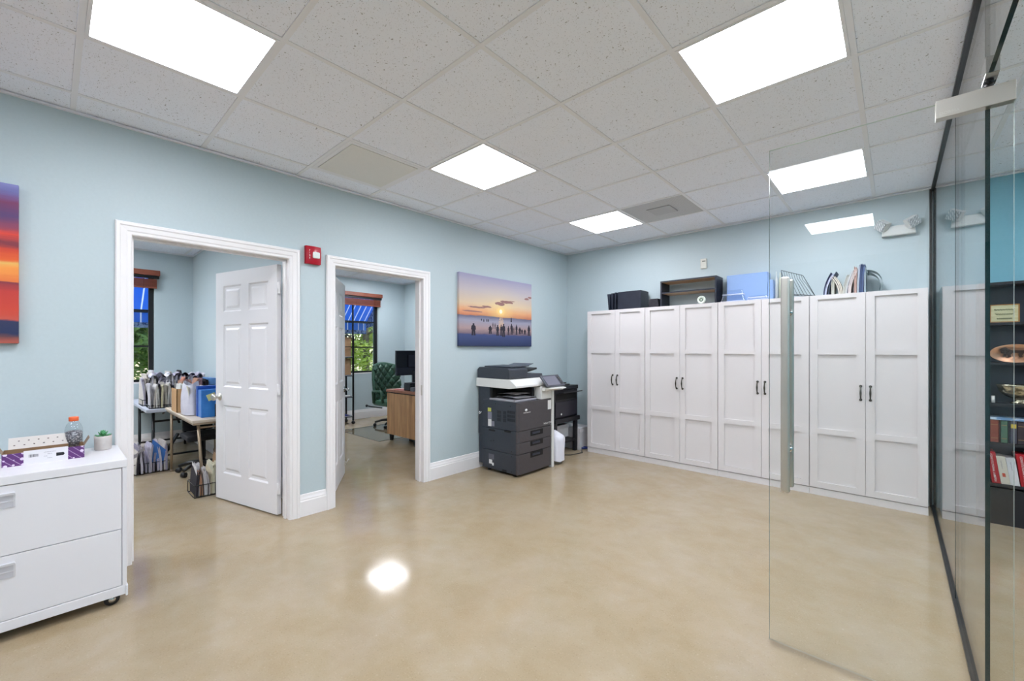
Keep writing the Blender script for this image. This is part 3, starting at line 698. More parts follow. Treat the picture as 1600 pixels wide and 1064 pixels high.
def clear_tub(x0, x1, y0, y1, h, inset, name, lab):
    t = thing('clear_container', lab, 'container', ((x0+x1)/2, (y0+y1)/2, ZT)); mb = MB()
    def ring(i, z): return [(x0+i, y0+i, z), (x1-i, y0+i, z), (x1-i, y1-i, z), (x0+i, y1-i, z)]
    A = [mb.bm.verts.new(p) for p in ring(0, ZT+.002)]; B = [mb.bm.verts.new(p) for p in ring(inset, ZT+h)]
    for k in range(4): mb._f([A[k], A[(k+1) % 4], B[(k+1) % 4], B[k]])
    mb._f(B); put('shell', mb, M_CLEAR, t, bevel=.006)
    M_RIM = mat('clear_rim', (226, 230, 244), .15)
    mb = MB(); mb.tube([Vector(p) for p in ring(inset*.45, ZT+h*.62)]+[Vector(ring(inset*.45, ZT+h*.62)[0])], .0035, 6); put('rim', mb, M_RIM, t)
    mb = MB(); mb.tube([Vector(p) for p in ring(0, ZT+.005)]+[Vector(ring(0, ZT+.005)[0])], .0025, 6); put('foot_rim', mb, M_RIM, t)
clear_tub(2.10, 2.32, -.275, -.185, .12, .03, 'a', 'upturned clear plastic container in front of the blue bin, left one')
clear_tub(2.345, 2.52, -.275, -.185, .045, .012, 'b', 'low clear plastic tray in front of the blue bin, beside the clear container')
for k, (x, h) in enumerate(((2.515, .30), (2.53, .285))):
    pass
for k, (x, yy, top, c) in enumerate(((2.522, -.10, .285, (224, 228, 226)), (2.548, -.07, .275, (222, 222, 200)))):
    mb = MB(); mb.lathe([(0, 0), (.012, 0), (.012, .2), (.005, .235), (.004, top), (0, top)], (x+.04, yy, ZT+.001), 14)
    tag(put('glue_bottle', mb, mat('bottle_plastic_%d' % k, c, .4)), ['slim white bottle behind the end of the blue bin', 'slim cream bottle behind the end of the blue bin'][k], 'bottle')
# wire rack (tilted step file) and leaning folders
t = thing('wire_file_rack', 'black wire file rack tipped on the cabinet top behind the door pull', 'rack', (2.75, -.15, ZT))
ax = Vector((2.62, -.2, ZT+.275)); bx = Vector((2.78, -.2, ZT+.215)); c0 = Vector((2.665, -.2, ZT+.045)); c1 = Vector((2.885, -.2, ZT+.006))
mb = MB(); mb.tube([Vector((2.64, -.2, ZT+.06)), ax], .0025, 6); mb.tube([ax, bx + Vector((.012, 0, -.01)), c1], .0028, 6); mb.tube([c0, c1], .003, 6); mb.tube([c0+Vector((0, .12, 0)), c1+Vector((0, .12, 0))], .003, 6); put('rail', mb, M_BLKM, t)
for k in range(9):
    f = k/8; p = ax.lerp(bx, f); q = c0.lerp(c1, f*.98+.01); 
    mb = MB(); mid = p.lerp(q, .45)+Vector((-.006, -.0, -.0))
    mb.tube([p, p+Vector((.010, 0, -.05)), mid, q, q+Vector((0, .12, 0))], .0016, 5); put('wire', mb, M_BLKM, t)

PAPER = [(216, 214, 220), (206, 204, 212), (222, 220, 214), (198, 196, 206), (226, 224, 226)]
def papermat(c):
    n = 'paper_%d_%d_%d' % c
    return mottled(n, c, tuple(max(0, q-14) for q in c), 30, .75)
def folder_mesh(w, h, th, bend, tip, seed, pages=3):
    """folder standing on its long edge: width w along local x, height h, thickness th along y, sagging sideways by bend"""
    g = random.Random(seed); mb = MB()
    for k in range(pages):
        f = (k+.5)/pages-.5; dh = g.uniform(-.04, .02)*h; dx = g.uniform(-.02, .02)*w; tk = th/pages*.42
        def fn(u, v, side, f=f, dh=dh, dx=dx):
            z = (h+dh)*v; y = f*th*(1+tip*v)+bend*v*v+side*tk*(1 if v < .97 else .4)
            return Vector(((u-.5)*w+dx, y, z))
        mb.grid(lambda u, v: fn(u, v, -1), 2, 6); mb.grid(lambda u, v: fn(u, v, 1), 2, 6)
        for u in (0, 1):
            mb.grid(lambda a, v, u=u: fn(u, v, -1+2*a), 1, 6, smooth=False)
        mb.grid(lambda u, a: fn(u, 1, -1+2*a), 2, 1, smooth=False)
    return mb
def folder(x, y, z, rz, w, h, th, bend, tip, col, seed, lab, group, cover=None):
    mb = folder_mesh(w, h, th, bend, tip, seed)
    o = put('file_folder', mb, papermat(col)); o.location = (x, y, z); o.rotation_euler = (0, 0, rz)
    return tag(o, lab, 'folder', group)
G1 = 'folders leaning on the right cabinet top'
for k, (x, h, b, c, th) in enumerate(((2.955, .195, .055, (52, 62, 110), .006), (2.968, .19, .06, (190, 196, 222), .014), (2.99, .20, .055, (70, 84, 110), .006), (3.02, .15, .0, (206, 206, 196), .02),
        (3.075, .165, -.055, (214, 206, 196), .03), (3.10, .17, .03, (196, 196, 190), .02), (3.115, .20, .045, (206, 208, 212), .012), (3.125, .15, .05, (44, 48, 70), .012),
        (3.135, .205, .05, (220, 208, 208), .02), (3.175, .235, .0, (200, 166, 156), .016), (3.192, .245, .012, (196, 204, 216), .012), (3.207, .255, .01, (70, 90, 134), .012),
        (3.222, .24, .012, (90, 108, 150), .012), (3.238, .22, -.0, (170, 184, 196), .01))):
    labs = ['thin navy folder leaning at the left end of the folders on the right cabinet', 'pale lilac folder leaning right on the right cabinet top', 'thin slate folder beside the lilac one on the cabinet top', 'squat cream folder between the leaning pairs on the cabinet top',
            'cream folder leaning left in the inverted V on the cabinet top', 'grey white folder right of the inverted V on the cabinet top', 'white folder bending right on the cabinet top', 'short dark navy folder under the bent white one on the cabinet top',
            'fat pinkish white curved folder on the cabinet top', 'brick pink folder upright among the folders on the cabinet top', 'pale blue folder left of the tallest blue one on the cabinet top', 'tallest blue folder on the cabinet top',
            'second mid blue folder right of the tallest on the cabinet top', 'greyish blue folder last before the curled clear sleeve']
    folder(x, -.16, ZT+.001, PI/2*0+PI/2, .2, h, th, -b, .3, c, 40+k, labs[k], G1)
mb = MB(); mb.grid(lambda u, v: Vector((3.25+.10*math.sin(v*1.9), -.25+.18*u, ZT+.19*math.cos(v*1.45)+.002)), 2, 12); mb.grid(lambda u, v: Vector((3.25+.085*math.sin(v*1.9), -.25+.18*u, ZT+.165*math.cos(v*1.45)+.002)), 2, 12)
tag(put('plastic_sleeve', mb, mat('sleeve_greenish', (150, 176, 176), .25)), 'curled greenish plastic sleeve drooping at the right end of the cabinet folders', 'folder')

# ------------------------------------------------------------------ big copier
t = thing('copier', 'large charcoal office copier with white scanner deck below the beach canvas', 'copier', (.33, -1.5, 0))
ya, yb = -1.785, -1.20; xb, xf = .10, .605
def bx(name, a, m, par=None, bevel=.004, label=None): 
    mb = MB(); mb.box(*a); return put(name, mb, m, par or t, bevel=bevel, label=label)
bx('base_unit', (xb, xf-.012, ya+.006, yb-.01, .03, .232), M_CHAR)
bx('paper_deck', (xb+.005, xf-.012, ya+.006, yb-.01, .236, .468), M_CHAR)
bx('engine_body', (xb+.005, xf-.012, ya+.006, yb-.01, .472, .770), M_CHAR)
bx('rear_housing', (.022, xb+.10, ya+.02, yb-.02, .385, .905), M_CHAR)
bx('base_rear', (.022, xb, ya+.03, yb-.03, .06, .385), M_CHAR)
mb = MB()
for k in range(4): mb.lathe([(0, 0), (.022, 0), (.022, .03), (0, .03)], (xb+.06 if k < 2 else xf-.07, ya+.06 if k % 2 else yb-.06, 0), 14)
put('caster', mb, M_BLK, t)
# drawer fronts and front cover with pulls, recess shade drawn as dark plates
def front(name, z0, z1, pull=None, y0=ya, y1=yb):
    mb = MB(); pr = [(xf-.014, y0), (xf+.004, y0+.006), (xf+.015, y0+.03), (xf+.018, (y0+y1)/2), (xf+.015, y1-.02), (xf-.014, y1)]
    mb.prism(pr, 'z', z0, z1); o = put(name, mb, M_CHARF, t, bevel=.003)
    if pull:
        p0, p1 = pull; mb = MB(); mb.box(xf+.0165, xf+.0195, -1.585, -1.375, p0, p1); put('pull_recess', mb, M_DARK, o)
        mb = MB(); mb.box(xf+.017, xf+.026, -1.56, -1.43, p0+.018, p0+.038); put('pull_grip', mb, mat('grip_navy', (40, 44, 60), .35), o, bevel=.003)
    return o
fc = front('front_cover', .478, .772); front('paper_drawer', .358, .474, (.405, .46)); front('paper_drawer', .240, .354, (.30, .352)); front('paper_drawer', .03, .236, (.178, .236))
text_part('brand_text', 'KONICA MINOLTA', .0135, M_WHITE, fc, FX(xf+.019, -1.70, .655))
mb = MB(); mb.lathe([(0, 0), (.018, 0), (.018, .001), (0, .001)], M=Matrix.Translation((xf+.018, -1.655, .686)) @ Matrix.Rotation(PI/2, 4, 'Y'), n=20, squash=(.75, 1)); put('brand_globe', mb, M_WHITE, fc)
text_part('model_text', 'bizhub C258', .028, M_WHITE, fc, FX(xf+.0195, -1.36, .50))
mb = MB(); mb.box(xf+.0175, xf+.0195, -1.285, -1.222, .655, .755); put('paper_label', mb, M_WHITE, fc)
# inner output tray (dark cavity), paper sheets, white column
bx('output_tray', (xb+.1, xf-.03, ya+.012, -1.42, .771, .79), mat('tray_grey', (158, 158, 166), .5))
mb = MB(); mb.grid(lambda u, v: Vector((.16+.40*u, ya+.05+.34*v, .797+.018*math.sin(u*2.6)*(1-.4*v))), 8, 6); put('output_shelf', mb, mat('tray_shelf', (176, 176, 182), .5), t)
mb = MB(); mb.grid(lambda u, v: Vector((.20+.30*u, ya+.10+.30*v, .828+.012*math.sin(u*2.2))), 8, 6); put('paper_sheet', mb, mat('sheet', (206, 204, 212), .6), t)
bx('cavity_back', (xb+.10, xb+.13, ya+.03, -1.21, .79, .9), M_DARK, bevel=0)
bx('cavity_side', (xb+.12, xf-.08, -1.44, -1.40, .79, .9), M_DARK, bevel=0)
bx('column', (.20, xf+.006, -1.392, yb-.006, .655 if False else .774, .905), M_OFFW)
bx('column_front', (xf-.01, xf+.012, -1.388, yb-.006, .66+.113, .915), M_OFFW)
bx('side_edge', (xf-.03, xf+.02, yb-.008, yb+.03, .0, .90), M_OFFW)
bx('side_cover', (xb, xf-.03, yb-.008, yb+.02, .03, .90), M_OFFW)
mb = MB(); mb.prism([(.012, .91), (.50, .905), (.60, .918), (.60, .94), (.51, 1.0), (.012, 1.003)], 'y', ya-.004, yb+.02)
put('scanner_deck', mb, M_OFFW, t, bevel=.004)
mb = MB(); mb.box(.515, .60, ya-.0, -1.30, .935, .99); 
sl = mb; sl.bm.free()
mb = MB(); mb.prism([(.02, 1.0), (.02, 1.095), (.05, 1.122), (.47, 1.118), (.495, 1.10), (.50, 1.02), (.49, 1.004)], 'y', ya+.004, -1.48); put('document_feeder', mb, M_CHAR, t, bevel=.005)
mb = MB(); mb.prism([(.04, 1.004), (.04, 1.045), (.48, 1.045), (.49, 1.004)], 'y', -1.478, yb); put('feeder_lid', mb, M_CHAR, t, bevel=.005)
mb = MB(); mb.bar((.27, -1.72, 1.128), (.27, -1.42, 1.135), .40, .012, up=(0, 0, 1)); put('feeder_cover', mb, mat('feeder_top', (60, 66, 78), .4), t, bevel=.004)
mb = MB(); mb.bar((.26, -1.52, 1.10), (.26, -1.27, 1.155), .30, .008); put('document_tray', mb, mat('tray_slate', (88, 96, 108), .4), t, bevel=.003)
mb = MB(); mb.bar((.27, -1.45, 1.06), (.27, -1.22, 1.10), .30, .02); put('output_guide', mb, M_BLK, t, bevel=.003)
# control panel: tilted touch screen on a white lip
Mp = Matrix.Translation((.652, -1.235, .968)) @ Matrix.Rotation(.0, 4, 'Z') @ Matrix.Rotation(math.radians(48), 4, 'Y')
mb = MB(); mb.box(-.078, .078, -.165, .165, -.012, .008, Mp); pn = put('control_panel', mb, mat('panel_dark', (66, 68, 78), .25), t, bevel=.005)
mb = MB(); mb.box(-.06, .062, -.14, .085, .008, .0105, Mp); put('touch_screen', mb, mat('screen_grey', (104, 104, 118), .12), pn)
for k in range(3):
    mb = MB(); mb.box(-.04+.035*k, -.02+.035*k, .11, .14, .008, .012, Mp); put('key', mb, M_BLK, pn)
mb = MB(); mb.grid(lambda u, v: Vector((.66+.125*math.sin(PI*u)**.6*v, -1.385+.34*u, .905-.012*v)), 16, 5); mb.grid(lambda u, v: Vector((.66+.125*math.sin(PI*u)**.6*v, -1.385+.34*u, .862+.031*v)), 16, 5)
mb.prism([(-1.375, .865), (-1.055, .865), (-1.055, .900), (-1.375, .900)], 'x', .60, .67); put('panel_lip', mb, mat('lip_white', (228, 228, 224), .35), t)
# stickers, vents, screws on the left side
def stick(y_, a, m, nm='sticker', lab=None):
    mb = MB(); mb.box(a[0], a[1], ya+.004, ya+.0065, a[2], a[3]); put(nm, mb, m, t, label=lab)
stick(0, (.185, .235, .645, .685), mat('sticker_yellow', (196, 200, 96), .5), lab='yellow warning sticker'); stick(0, (.185, .245, .565, .640), mat('sticker_grey', (126, 126, 140), .5))
stick(0, (.19, .24, .488, .562), M_WHITE, lab='white sticker'); stick(0, (.245, .285, .492, .545), mat('sticker_grey', (126, 126, 140), .5))
stick(0, (.20, .28, .135, .19), mat('sticker_slate', (96, 96, 108), .5)); stick(0, (.205, .25, .085, .13), M_WHITE, lab='white sticker'); stick(0, (.25, .275, .07, .10), M_WHITE, lab='small white sticker')
mb = MB()
for k in range(5):
    for q in range(3):
        mb.box(.325+.02*k+(.03 if k > 2 else 0)-.0, .338+.02*k+(.03 if k > 2 else 0), ya+.0045, ya+.0065, .555+.04*q, .588+.04*q)
for k in range(4):
    for q in range(3): mb.box(.47+.028*k, .492+.028*k, ya+.0045, ya+.0065, .57+.04*q, .60+.04*q)
put('vent_slots', mb, mat('slot_dark', (24, 27, 36), .5), t)
mb = MB()
for x, z in ((.20, .438), (.43, .452)): mb.box(x, x+.09, ya+.004, ya+.0065, z, z+.018)
mb.box(.40, .46, ya+.004, ya+.0065, .032, .055); put('grip_slot', mb, M_DARK, t)
mb = MB()
for x, z in ((.11, .72), (.30, .735), (.51, .725), (.23, .33), (.53, .26), (.53, .21), (.53, .05), (.27, .34)): mb.lathe([(0, 0), (.006, 0), (.006, .002), (0, .002)], M=Matrix.Translation((x, ya+.006, z)) @ Matrix.Rotation(PI/2, 4, 'X'), n=8)
put('screw', mb, M_BLK, t)
mb = MB(); mb.tube([(.045, ya+.018, .63), (.045, ya+.008, .615), (.055, ya+.006, .605), (.068, ya+.008, .615), (.068, ya+.018, .63)], .004, 6); put('cable_hook', mb, M_WHITE, t)

# power cord and waste bag beside the copier
t = thing('waste_bin', 'small waste bin lined with a white plastic bag right of the copier', 'bin', (.52, -1.0, 0))
mb = MB(); mb.lathe([(0, .0), (.085, .0), (.09, .05), (.105, .22), (.098, .22), (.08, .01), (0, .01)], (.52, -1.02, .001), 24); put('bin_body', mb, mat('bin_grey', (120, 118, 110), .4), t)
def bag(u, v):
    a = u*2*PI; z = .04+.33*v; r = .118*(1+.05*math.sin(7*a+3*v)+.04*math.sin(13*a)) * (1 if v < .75 else max(.12, math.cos((v-.75)/.25*1.45)))
    return Vector((.52+r*math.cos(a), -1.02+r*math.sin(a), z + .008*math.sin(5*a)))
mb = MB(); mb.grid(bag, 36, 14, closeu=True); mb.bm.faces.new([v for v in mb.bm.verts if False] or [mb.bm.verts.new(bag(k/12, 1)) for k in range(12)])
put('bag_liner', mb, mat('bag_white', (222, 222, 232), .35), t)

# ------------------------------------------------------------------ small printer on its stand, boxes, cables
t = thing('printer_stand', 'black splayed leg stand under the small black printer', 'stand', (.3, -.55, 0))
M_BS = mat('stand_black', (20, 20, 25), .35)
mb = MB(); mb.box(.075, .40, -.83, -.29, .40, .455); put('top_frame', mb, M_BS, t, bevel=.004)
for x, y in ((.355, -.79), (.355, -.335), (.11, -.79), (.11, -.335)):
    mb = MB(); s = 1 if y > -.5 else 0; o = (.0 if x > .2 else .0)
    mb.bar((x, y, .40), (x+.005, y+(-.015 if y > -.5 else 0.0), 0), .05, .045); put('leg', mb, M_BS, t, bevel=.004)
mb = MB(); mb.box(.09, .38, -.80, -.335, .135, .16); put('lower_shelf', mb, M_BS, t)
t = thing('small_printer', 'compact black office printer on the splayed leg stand', 'printer', (.24, -.56, .455))
M_PB = mat('printer_black', (22, 22, 28), .38)
bx('body', (.06, .36, -.81, -.29, .457, .80), M_PB, t)
bx('front_panel', (.36, .372, -.79, -.31, .47, .66), mat('printer_panel', (38, 36, 46), .3), t)
bx('output_slot', (.356, .364, -.77, -.33, .685, .755), M_DARK, t, bevel=0)
mb = MB(); mb.bar((.36, -.55, .765), (.47, -.55, .785), .42, .012, up=(0, 0, 1)); put('output_tray', mb, M_PB, t, bevel=.003)
bx('scanner_lid', (.05, .36, -.81, -.27, .803, .852), M_PB, t)
mb = MB(); mb.bar((.21, -.72, .86), (.21, -.50, .89), .24, .012); put('document_tray', mb, M_PB, t, bevel=.003)
bx('feeder', (.08, .33, -.72, -.42, .853, .872), mat('feeder_black', (34, 34, 40), .35), t)
mb = MB(); mb.lathe([(0, 0), (.013, 0), (.013, .002), (0, .002)], M=Matrix.Translation((.372, -.67, .505)) @ Matrix.Rotation(PI/2, 4, 'Y'), n=16); put('badge', mb, M_WHITE, t, label='round light badge')
def lidbox(name, lab, a, lid, m):
    t = thing(name, lab, 'box', ((a[0]+a[1])/2, (a[2]+a[3])/2, a[4])); bx('box_base', (a[0]+.006, a[1]-.006, a[2]+.006, a[3]-.006, a[4], a[5]-lid), m, t, bevel=.003)
    bx('box_lid', (a[0], a[1], a[2], a[3], a[5]-lid, a[5]), m, t, bevel=.003)
    return t
M_BOXW = mottled('white_cardboard', (198, 196, 200), (206, 204, 208), 8, .7)
lidbox('archive_box', 'white lidded archive box against the wall, seen through the printer stand', (.025, .27, -.78, -.35, .172, .335), .05, M_BOXW)
lidbox('archive_box', 'white lidded archive box in the corner right of the stand', (.06, .41, -.31, -.03, 0, .285), .06, M_BOXW)
mb = MB(); mb.tube([(.40, -.26, .018), (.44, -.18, .012), (.47, -.10, .012), (.44, -.04, .012)], .012, 8); mb.tube([(.41, -.22, .03), (.46, -.16, .022), (.48, -.08, .012)], .008, 8)
tag(put('network_cable', mb, mat('cable_blue', (30, 50, 120), .4)), 'bunched dark blue cable on the floor beside the corner box', 'cable')
mb = MB(); mb.tube([(.30, -.62, .008), (.40, -.70, .008), (.48, -.62, .008), (.52, -.42, .008), (.45, -.34, .008)], .005, 8)
tag(put('power_cord', mb, M_BLK), 'thin black power cord on the floor under the printer stand', 'cable')

# ------------------------------------------------------------------ white lateral file cabinet at left
t = thing('file_cabinet', 'white two-drawer lateral file cabinet on casters at the left edge', 'cabinet', (.27, -5.2, 0))
xc = .505; y1 = -4.742; y0 = -5.66; zt = .745
mb = MB(); mb.box(.022, xc-.012, y0, y1, .095, zt-.04); put('shell', mb, M_METALW, t, bevel=.003)
mb = MB(); mb.box(.018, xc+.002, y0-.002, y1+.002, zt-.04, zt); put('top_panel', mb, M_METALW, t, bevel=.003)
mb = MB(); mb.box(xc-.02, xc, y1-.018, y1, .095, zt-.04); mb.box(xc-.02, xc, y0, y0+.018, .095, zt-.04); mb.box(xc-.02, xc, y0, y1, .048, .095); mb.prism([(xc-.03, .048), (xc+.006, .04), (xc+.006, .095), (xc-.03, .095)], 'y', y1-.006, y1+.004); put('front_frame', mb, M_METALW, t, bevel=.003)
mb = MB(); mb.box(xc-.04, xc-.015, y0+.01, y1-.01, .09, zt-.045); put('gap_shade', mb, M_DARK, t)  # dark sheet painting the shade seen between the drawers
for za, zb in ((.098, .386), (.390, .702)):
    mb = MB(); mb.box(xc-.02, xc-.001, y0+.021, y1-.021, za, zb); dr = put('drawer', mb, M_METALW, t, bevel=.0015)
    hz = zb-.10; ye = -5.122
    mb = MB(); mb.box(xc-.002, xc+.0015, ye-.16, ye, hz, hz+.062); put('pull_recess', mb, mat('recess_grey', (196, 196, 204), .35, .1), dr)
    mb = MB(); mb.box(xc-.001, xc+.007, ye-.16, ye, hz+.056, hz+.066); mb.box(xc-.001, xc+.004, ye-.004, ye+.002, hz, hz+.062); mb.box(xc-.001, xc+.003, ye-.158, ye-.002, hz+.026, hz+.030); put('pull_lip', mb, mat('lip_chrome', (214, 214, 220), .3, .2), dr)
for x, y in ((xc-.035, y1-.055), (xc-.035, y0+.06), (.08, y1-.055), (.08, y0+.06)):
    mb = MB(); Mw = Matrix.Translation((x, y, .031)) @ Matrix.Rotation(PI/2, 4, 'Y')
    mb.lathe([(0, -.013), (.014, -.013), (.029, -.011), (.031, -.006), (.031, .006), (.029, .011), (.014, .013), (0, .013)], M=Mw, n=24)
    c = put('caster', mb, M_BLK, t)
    mb = MB(); mb.lathe([(0, .0), (.015, .0), (.014, .003), (0, .004)], M=Matrix.Translation((x+.0135, y, .031)) @ Matrix.Rotation(PI/2, 4, 'Y'), n=18); put('hub', mb, M_CHROME, c)
    mb = MB(); mb.box(x-.022, x-.016, y-.02, y+.03, .03, .09); mb.box(x+.014, x+.018, y-.012, y+.032, .045, .09); mb.box(x-.03, x+.03, y-.03, y+.035, .084, .094); put('caster_fork', mb, M_BLKM, c)

# things on the cabinet
t = thing('tissue_box', 'torn open purple and white patterned tissue box on the file cabinet', 'box', (.25, -5.02, zt))
M_PURP = mat('purple_pattern', (92, 46, 110), .45); v = coords(M_PURP)
vo = N(M_PURP, 'ShaderNodeTexVoronoi'); vo.inputs['Scale'].default_value = 34; vo.inputs['Randomness'].default_value = .25; L(M_PURP, v, vo.inputs['Vector'])
v2 = coords(M_PURP, (1, 1, 1)); sp2 = N(M_PURP, 'ShaderNodeSeparateXYZ'); L(M_PURP, v2, sp2.inputs[0])
dg = mth(M_PURP, 'FRACT', mth(M_PURP, 'MULTIPLY', mth(M_PURP, 'ADD', sp2.outputs[1], sp2.outputs[2]), 34)); ln = mth(M_PURP, 'LESS_THAN', dg, .14)
cA = ramp(M_PURP, vo.outputs['Distance'], [(0, (222, 208, 228)), (.26, (92, 46, 110))], 'CONSTANT')
L(M_PURP, mixc(M_PURP, mth(M_PURP, 'MULTIPLY', ln, .6), cA, (196, 170, 206)), bs(M_PURP).inputs['Base Color'])
M_CARD = mat('card_white', (222, 220, 224), .5); M_KRAFT = mat('kraft_inside', (140, 112, 84), .8)
fA, fB, bA, bB = (.285, -5.172), (.285, -4.893), (.135, -5.155), (.135, -4.875)
hb = .062; ang = 0
X0, X1, Y0, Y1 = .15, .287, -5.172, -4.89
mb = MB(); mb.box(X0, X1, Y0, Y1, zt+.001, zt+.003); mb.box(X0, X0+.002, Y0, Y1, zt, zt+hb); mb.box(X1-.002, X1-.0005, Y0, Y1, zt, zt+hb); mb.box(X0, X1, Y0, Y0+.002, zt, zt+hb); mb.box(X0, X1, Y1-.002, Y1, zt, zt+hb)
bxo = put('box_tray', mb, M_KRAFT, t)
for pa, pb in ((Y0, Y0+.07), (Y1-.06, Y1)): mb = MB(); mb.box(X1-.0005, X1+.001, pa, pb, zt, zt+hb); put('purple_print', mb, M_PURP, bxo)
mb = MB(); mb.box(X1-.0005, X1+.0012, Y0+.07, Y1-.06, zt, zt+hb+.006); fp = put('white_print', mb, M_CARD, bxo)
mb = MB(); mb.prism([(X0, zt+hb), (X0+.002, zt+hb), (X0-.018, zt+hb+.055), (X0-.02, zt+hb+.055)], 'y', Y0+.015, Y1-.055); fl = put('back_flap', mb, mat('flap_cream', (214, 208, 204), .6), bxo)
mb = MB()
for k in range(6):
    for q in range(2):
        yy = Y0+.035+.034*k+.015*q; zq = .018+.02*q; p = Vector((X0+.0035-.02*zq/.055, yy, zt+hb+zq)); mb.box(p.x-.001, p.x+.0012, p.y-.003, p.y+.003, p.z-.002, p.z+.002)
put('dots', mb, mat('dot_grey', (120, 106, 110), .6), fl)
for yy, s in ((Y0, -1), (Y1, 1)):
    mb = MB(); mb.prism([(yy, zt+hb-.003), (yy+s*.002, zt+hb-.003), (yy+s*.022, zt+hb+.035), (yy+s*.02, zt+hb+.036)], 'x', X0+.02, X1-.03); put('end_flap', mb, mat('flap_brown', (150, 130, 112), .7), bxo)
mb = MB()
for k in range(9): mb.box(X1+.001, X1+.0018, -5.085+.0036*k, -5.085+.0036*k+(.0022 if k % 3 else .0012), zt+.034, zt+.048)
put('barcode', mb, mat('bar_ink', (60, 60, 70), .6), fp)
mb = MB(); mb.prism([(-4.992, zt+.026), (-4.966, zt+.026), (-4.962, zt+.034), (-4.966, zt+.042), (-4.992, zt+.042)], 'x', X1+.001, X1+.0018); put('black_patch', mb, M_BLK, fp)
for k, (s_, z_) in enumerate((('soft facial tissue', .050), ('100 ct', .040), ('2-ply', .030), ('tissues', .020))): text_part('fine_print', s_, .0065, mat('ink_grey', (130, 126, 140), .6), fp, FX(X1+.0012, -5.035+.012*(k % 2), zt+z_))
t = thing('plastic_bottle', 'clear plastic bottle with orange cap, half full of grey coins', 'bottle', (.17, -4.935, zt))
bc = (.125, -4.925, zt+.001)
mb = MB(); mb.lathe([(0, 0), (.034, 0), (.037, .006), (.037, .10), (.0365, .104), (.036, .12), (.034, .14), (.028, .158), (.020, .170), (.017, .176), (.017, .186)], bc, 28)
put('bottle_body', mb, glass_mat('pet_plastic', (.93, .95, .96, 1), .03), t)
mb = MB(); mb.lathe([(0, .176), (.0195, .176), (.020, .178), (.020, .196), (.018, .199), (0, .199)], bc, 24); put('cap', mb, mat('cap_orange', (226, 98, 52), .4), t)
M_COIN = mat('grey_coins', (120, 116, 118), .35, .5); v = coords(M_COIN)
vo = N(M_COIN, 'ShaderNodeTexVoronoi'); vo.inputs['Scale'].default_value = 110; L(M_COIN, v, vo.inputs['Vector']); L(M_COIN, ramp(M_COIN, vo.outputs['Distance'], [(.05, (200, 196, 198)), (.6, (104, 102, 108))]), bs(M_COIN).inputs['Base Color']); bump(M_COIN, vo.outputs['Distance'], .8, .004)
mb = MB(); mb.lathe([(0, .003), (.0345, .004), (.0345, .118), (.02, .124), (0, .121)], bc, 24); put('coins', mb, M_COIN, t)
t = thing('potted_succulent', 'small green succulent in a pale grey ribbed pot on the file cabinet', 'plant', (.11, -4.80, zt))
pc = (.12, -4.808, zt+.001)
mb = MB(); mb.lathe([(0, 0), (.034, 0), (.0365, .004), (.0375, .066), (.0385, .078), (.0355, .078), (.034, .066), (0, .064)], pc, 36); put('pot', mb, mottled('pot_grey', (198, 192, 190), (208, 203, 200), 40, .6), t)
mb = MB(); mb.lathe([(0, .066), (.034, .066), (.0, .068)], pc, 20); put('soil', mb, mat('soil', (60, 52, 44), .9), t)
g = random.Random(5)
for ringn, (n, ln_, up) in enumerate(((9, .042, .25), (8, .034, .75), (6, .026, 1.4), (4, .018, 2.6))):
    for k in range(n):
        a = 2*PI*k/n+ringn*.4; d = Vector((math.cos(a), math.sin(a), up)).normalized(); sd = Vector((-math.sin(a), math.cos(a), 0)); nn = d.cross(sd)
        base = Vector(pc)+Vector((0, 0, .070+.007*ringn))
        def lf(u, v, d=d, sd=sd, nn=nn, ln_=ln_, base=base):
            w = .008*math.sin(PI*min(1, v*.8+.18))*(1 if v < .99 else .05); an = u*2*PI
            return base+d*ln_*v+sd*w*math.cos(an)+nn*(w*.45*math.sin(an)+.006*v*v)
        mb = MB(); mb.grid(lf, 8, 6, closeu=True); put('leaf', mb, mottled('succulent_green', (56, 128, 84), (104, 172, 120), 60, .45), t)

# ------------------------------------------------------------------ office 1: tables, folders, bins
M_LAPT = mottled('table_top_beige', (196, 182, 166), (204, 192, 176), 6, .5); M_TAN = mat('tan_metal', (158, 138, 116), .4, .3)
NZ = .685
t = thing('folding_table', 'beige folding table with tan metal legs behind the open door', 'table', (-1.75, -3.9, 0))
mb = MB(); mb.box(-2.40, -1.12, -4.16, -3.66, NZ-.028, NZ); put('table_top', mb, M_LAPT, t, bevel=.008, seg=3)
mb = MB(); mb.box(-2.39, -1.13, -4.150, -3.67, NZ-.045, NZ-.028); put('apron', mb, M_TAN, t)
for x, y, fx, fy in ((-1.20, -4.10, -1.16, -4.07), (-1.20, -3.72, -1.16, -3.74), (-2.30, -4.12, -2.31, -4.12), (-2.30, -3.72, -2.31, -3.72)):
    mb = MB(); mb.tube([(x, y, NZ-.045), (fx, fy, .012)], .0125, 10); mb.lathe([(0, 0), (.016, 0), (.016, .02), (0, .02)], (fx, fy, 0), 12); put('leg', mb, M_TAN, t)
mb = MB(); mb.tube([(-1.20, -4.10, NZ-.08), (-1.20, -3.72, NZ-.08)], .009, 8); mb.tube([(-2.30, -4.12, NZ-.08), (-2.30, -3.72, NZ-.08)], .009, 8); put('crossbar', mb, M_TAN, t)
FZ = .66
t = thing('folding_table', 'pale grey plastic folding table by the window with black legs', 'table', (-3.2, -4.0, 0))
mb = MB(); mb.box(-3.98, -2.52, -4.306, -3.66, FZ-.04, FZ); put('table_top', mb, mat('grey_plastic_top', (188, 192, 204), .5), t, bevel=.010, seg=3)
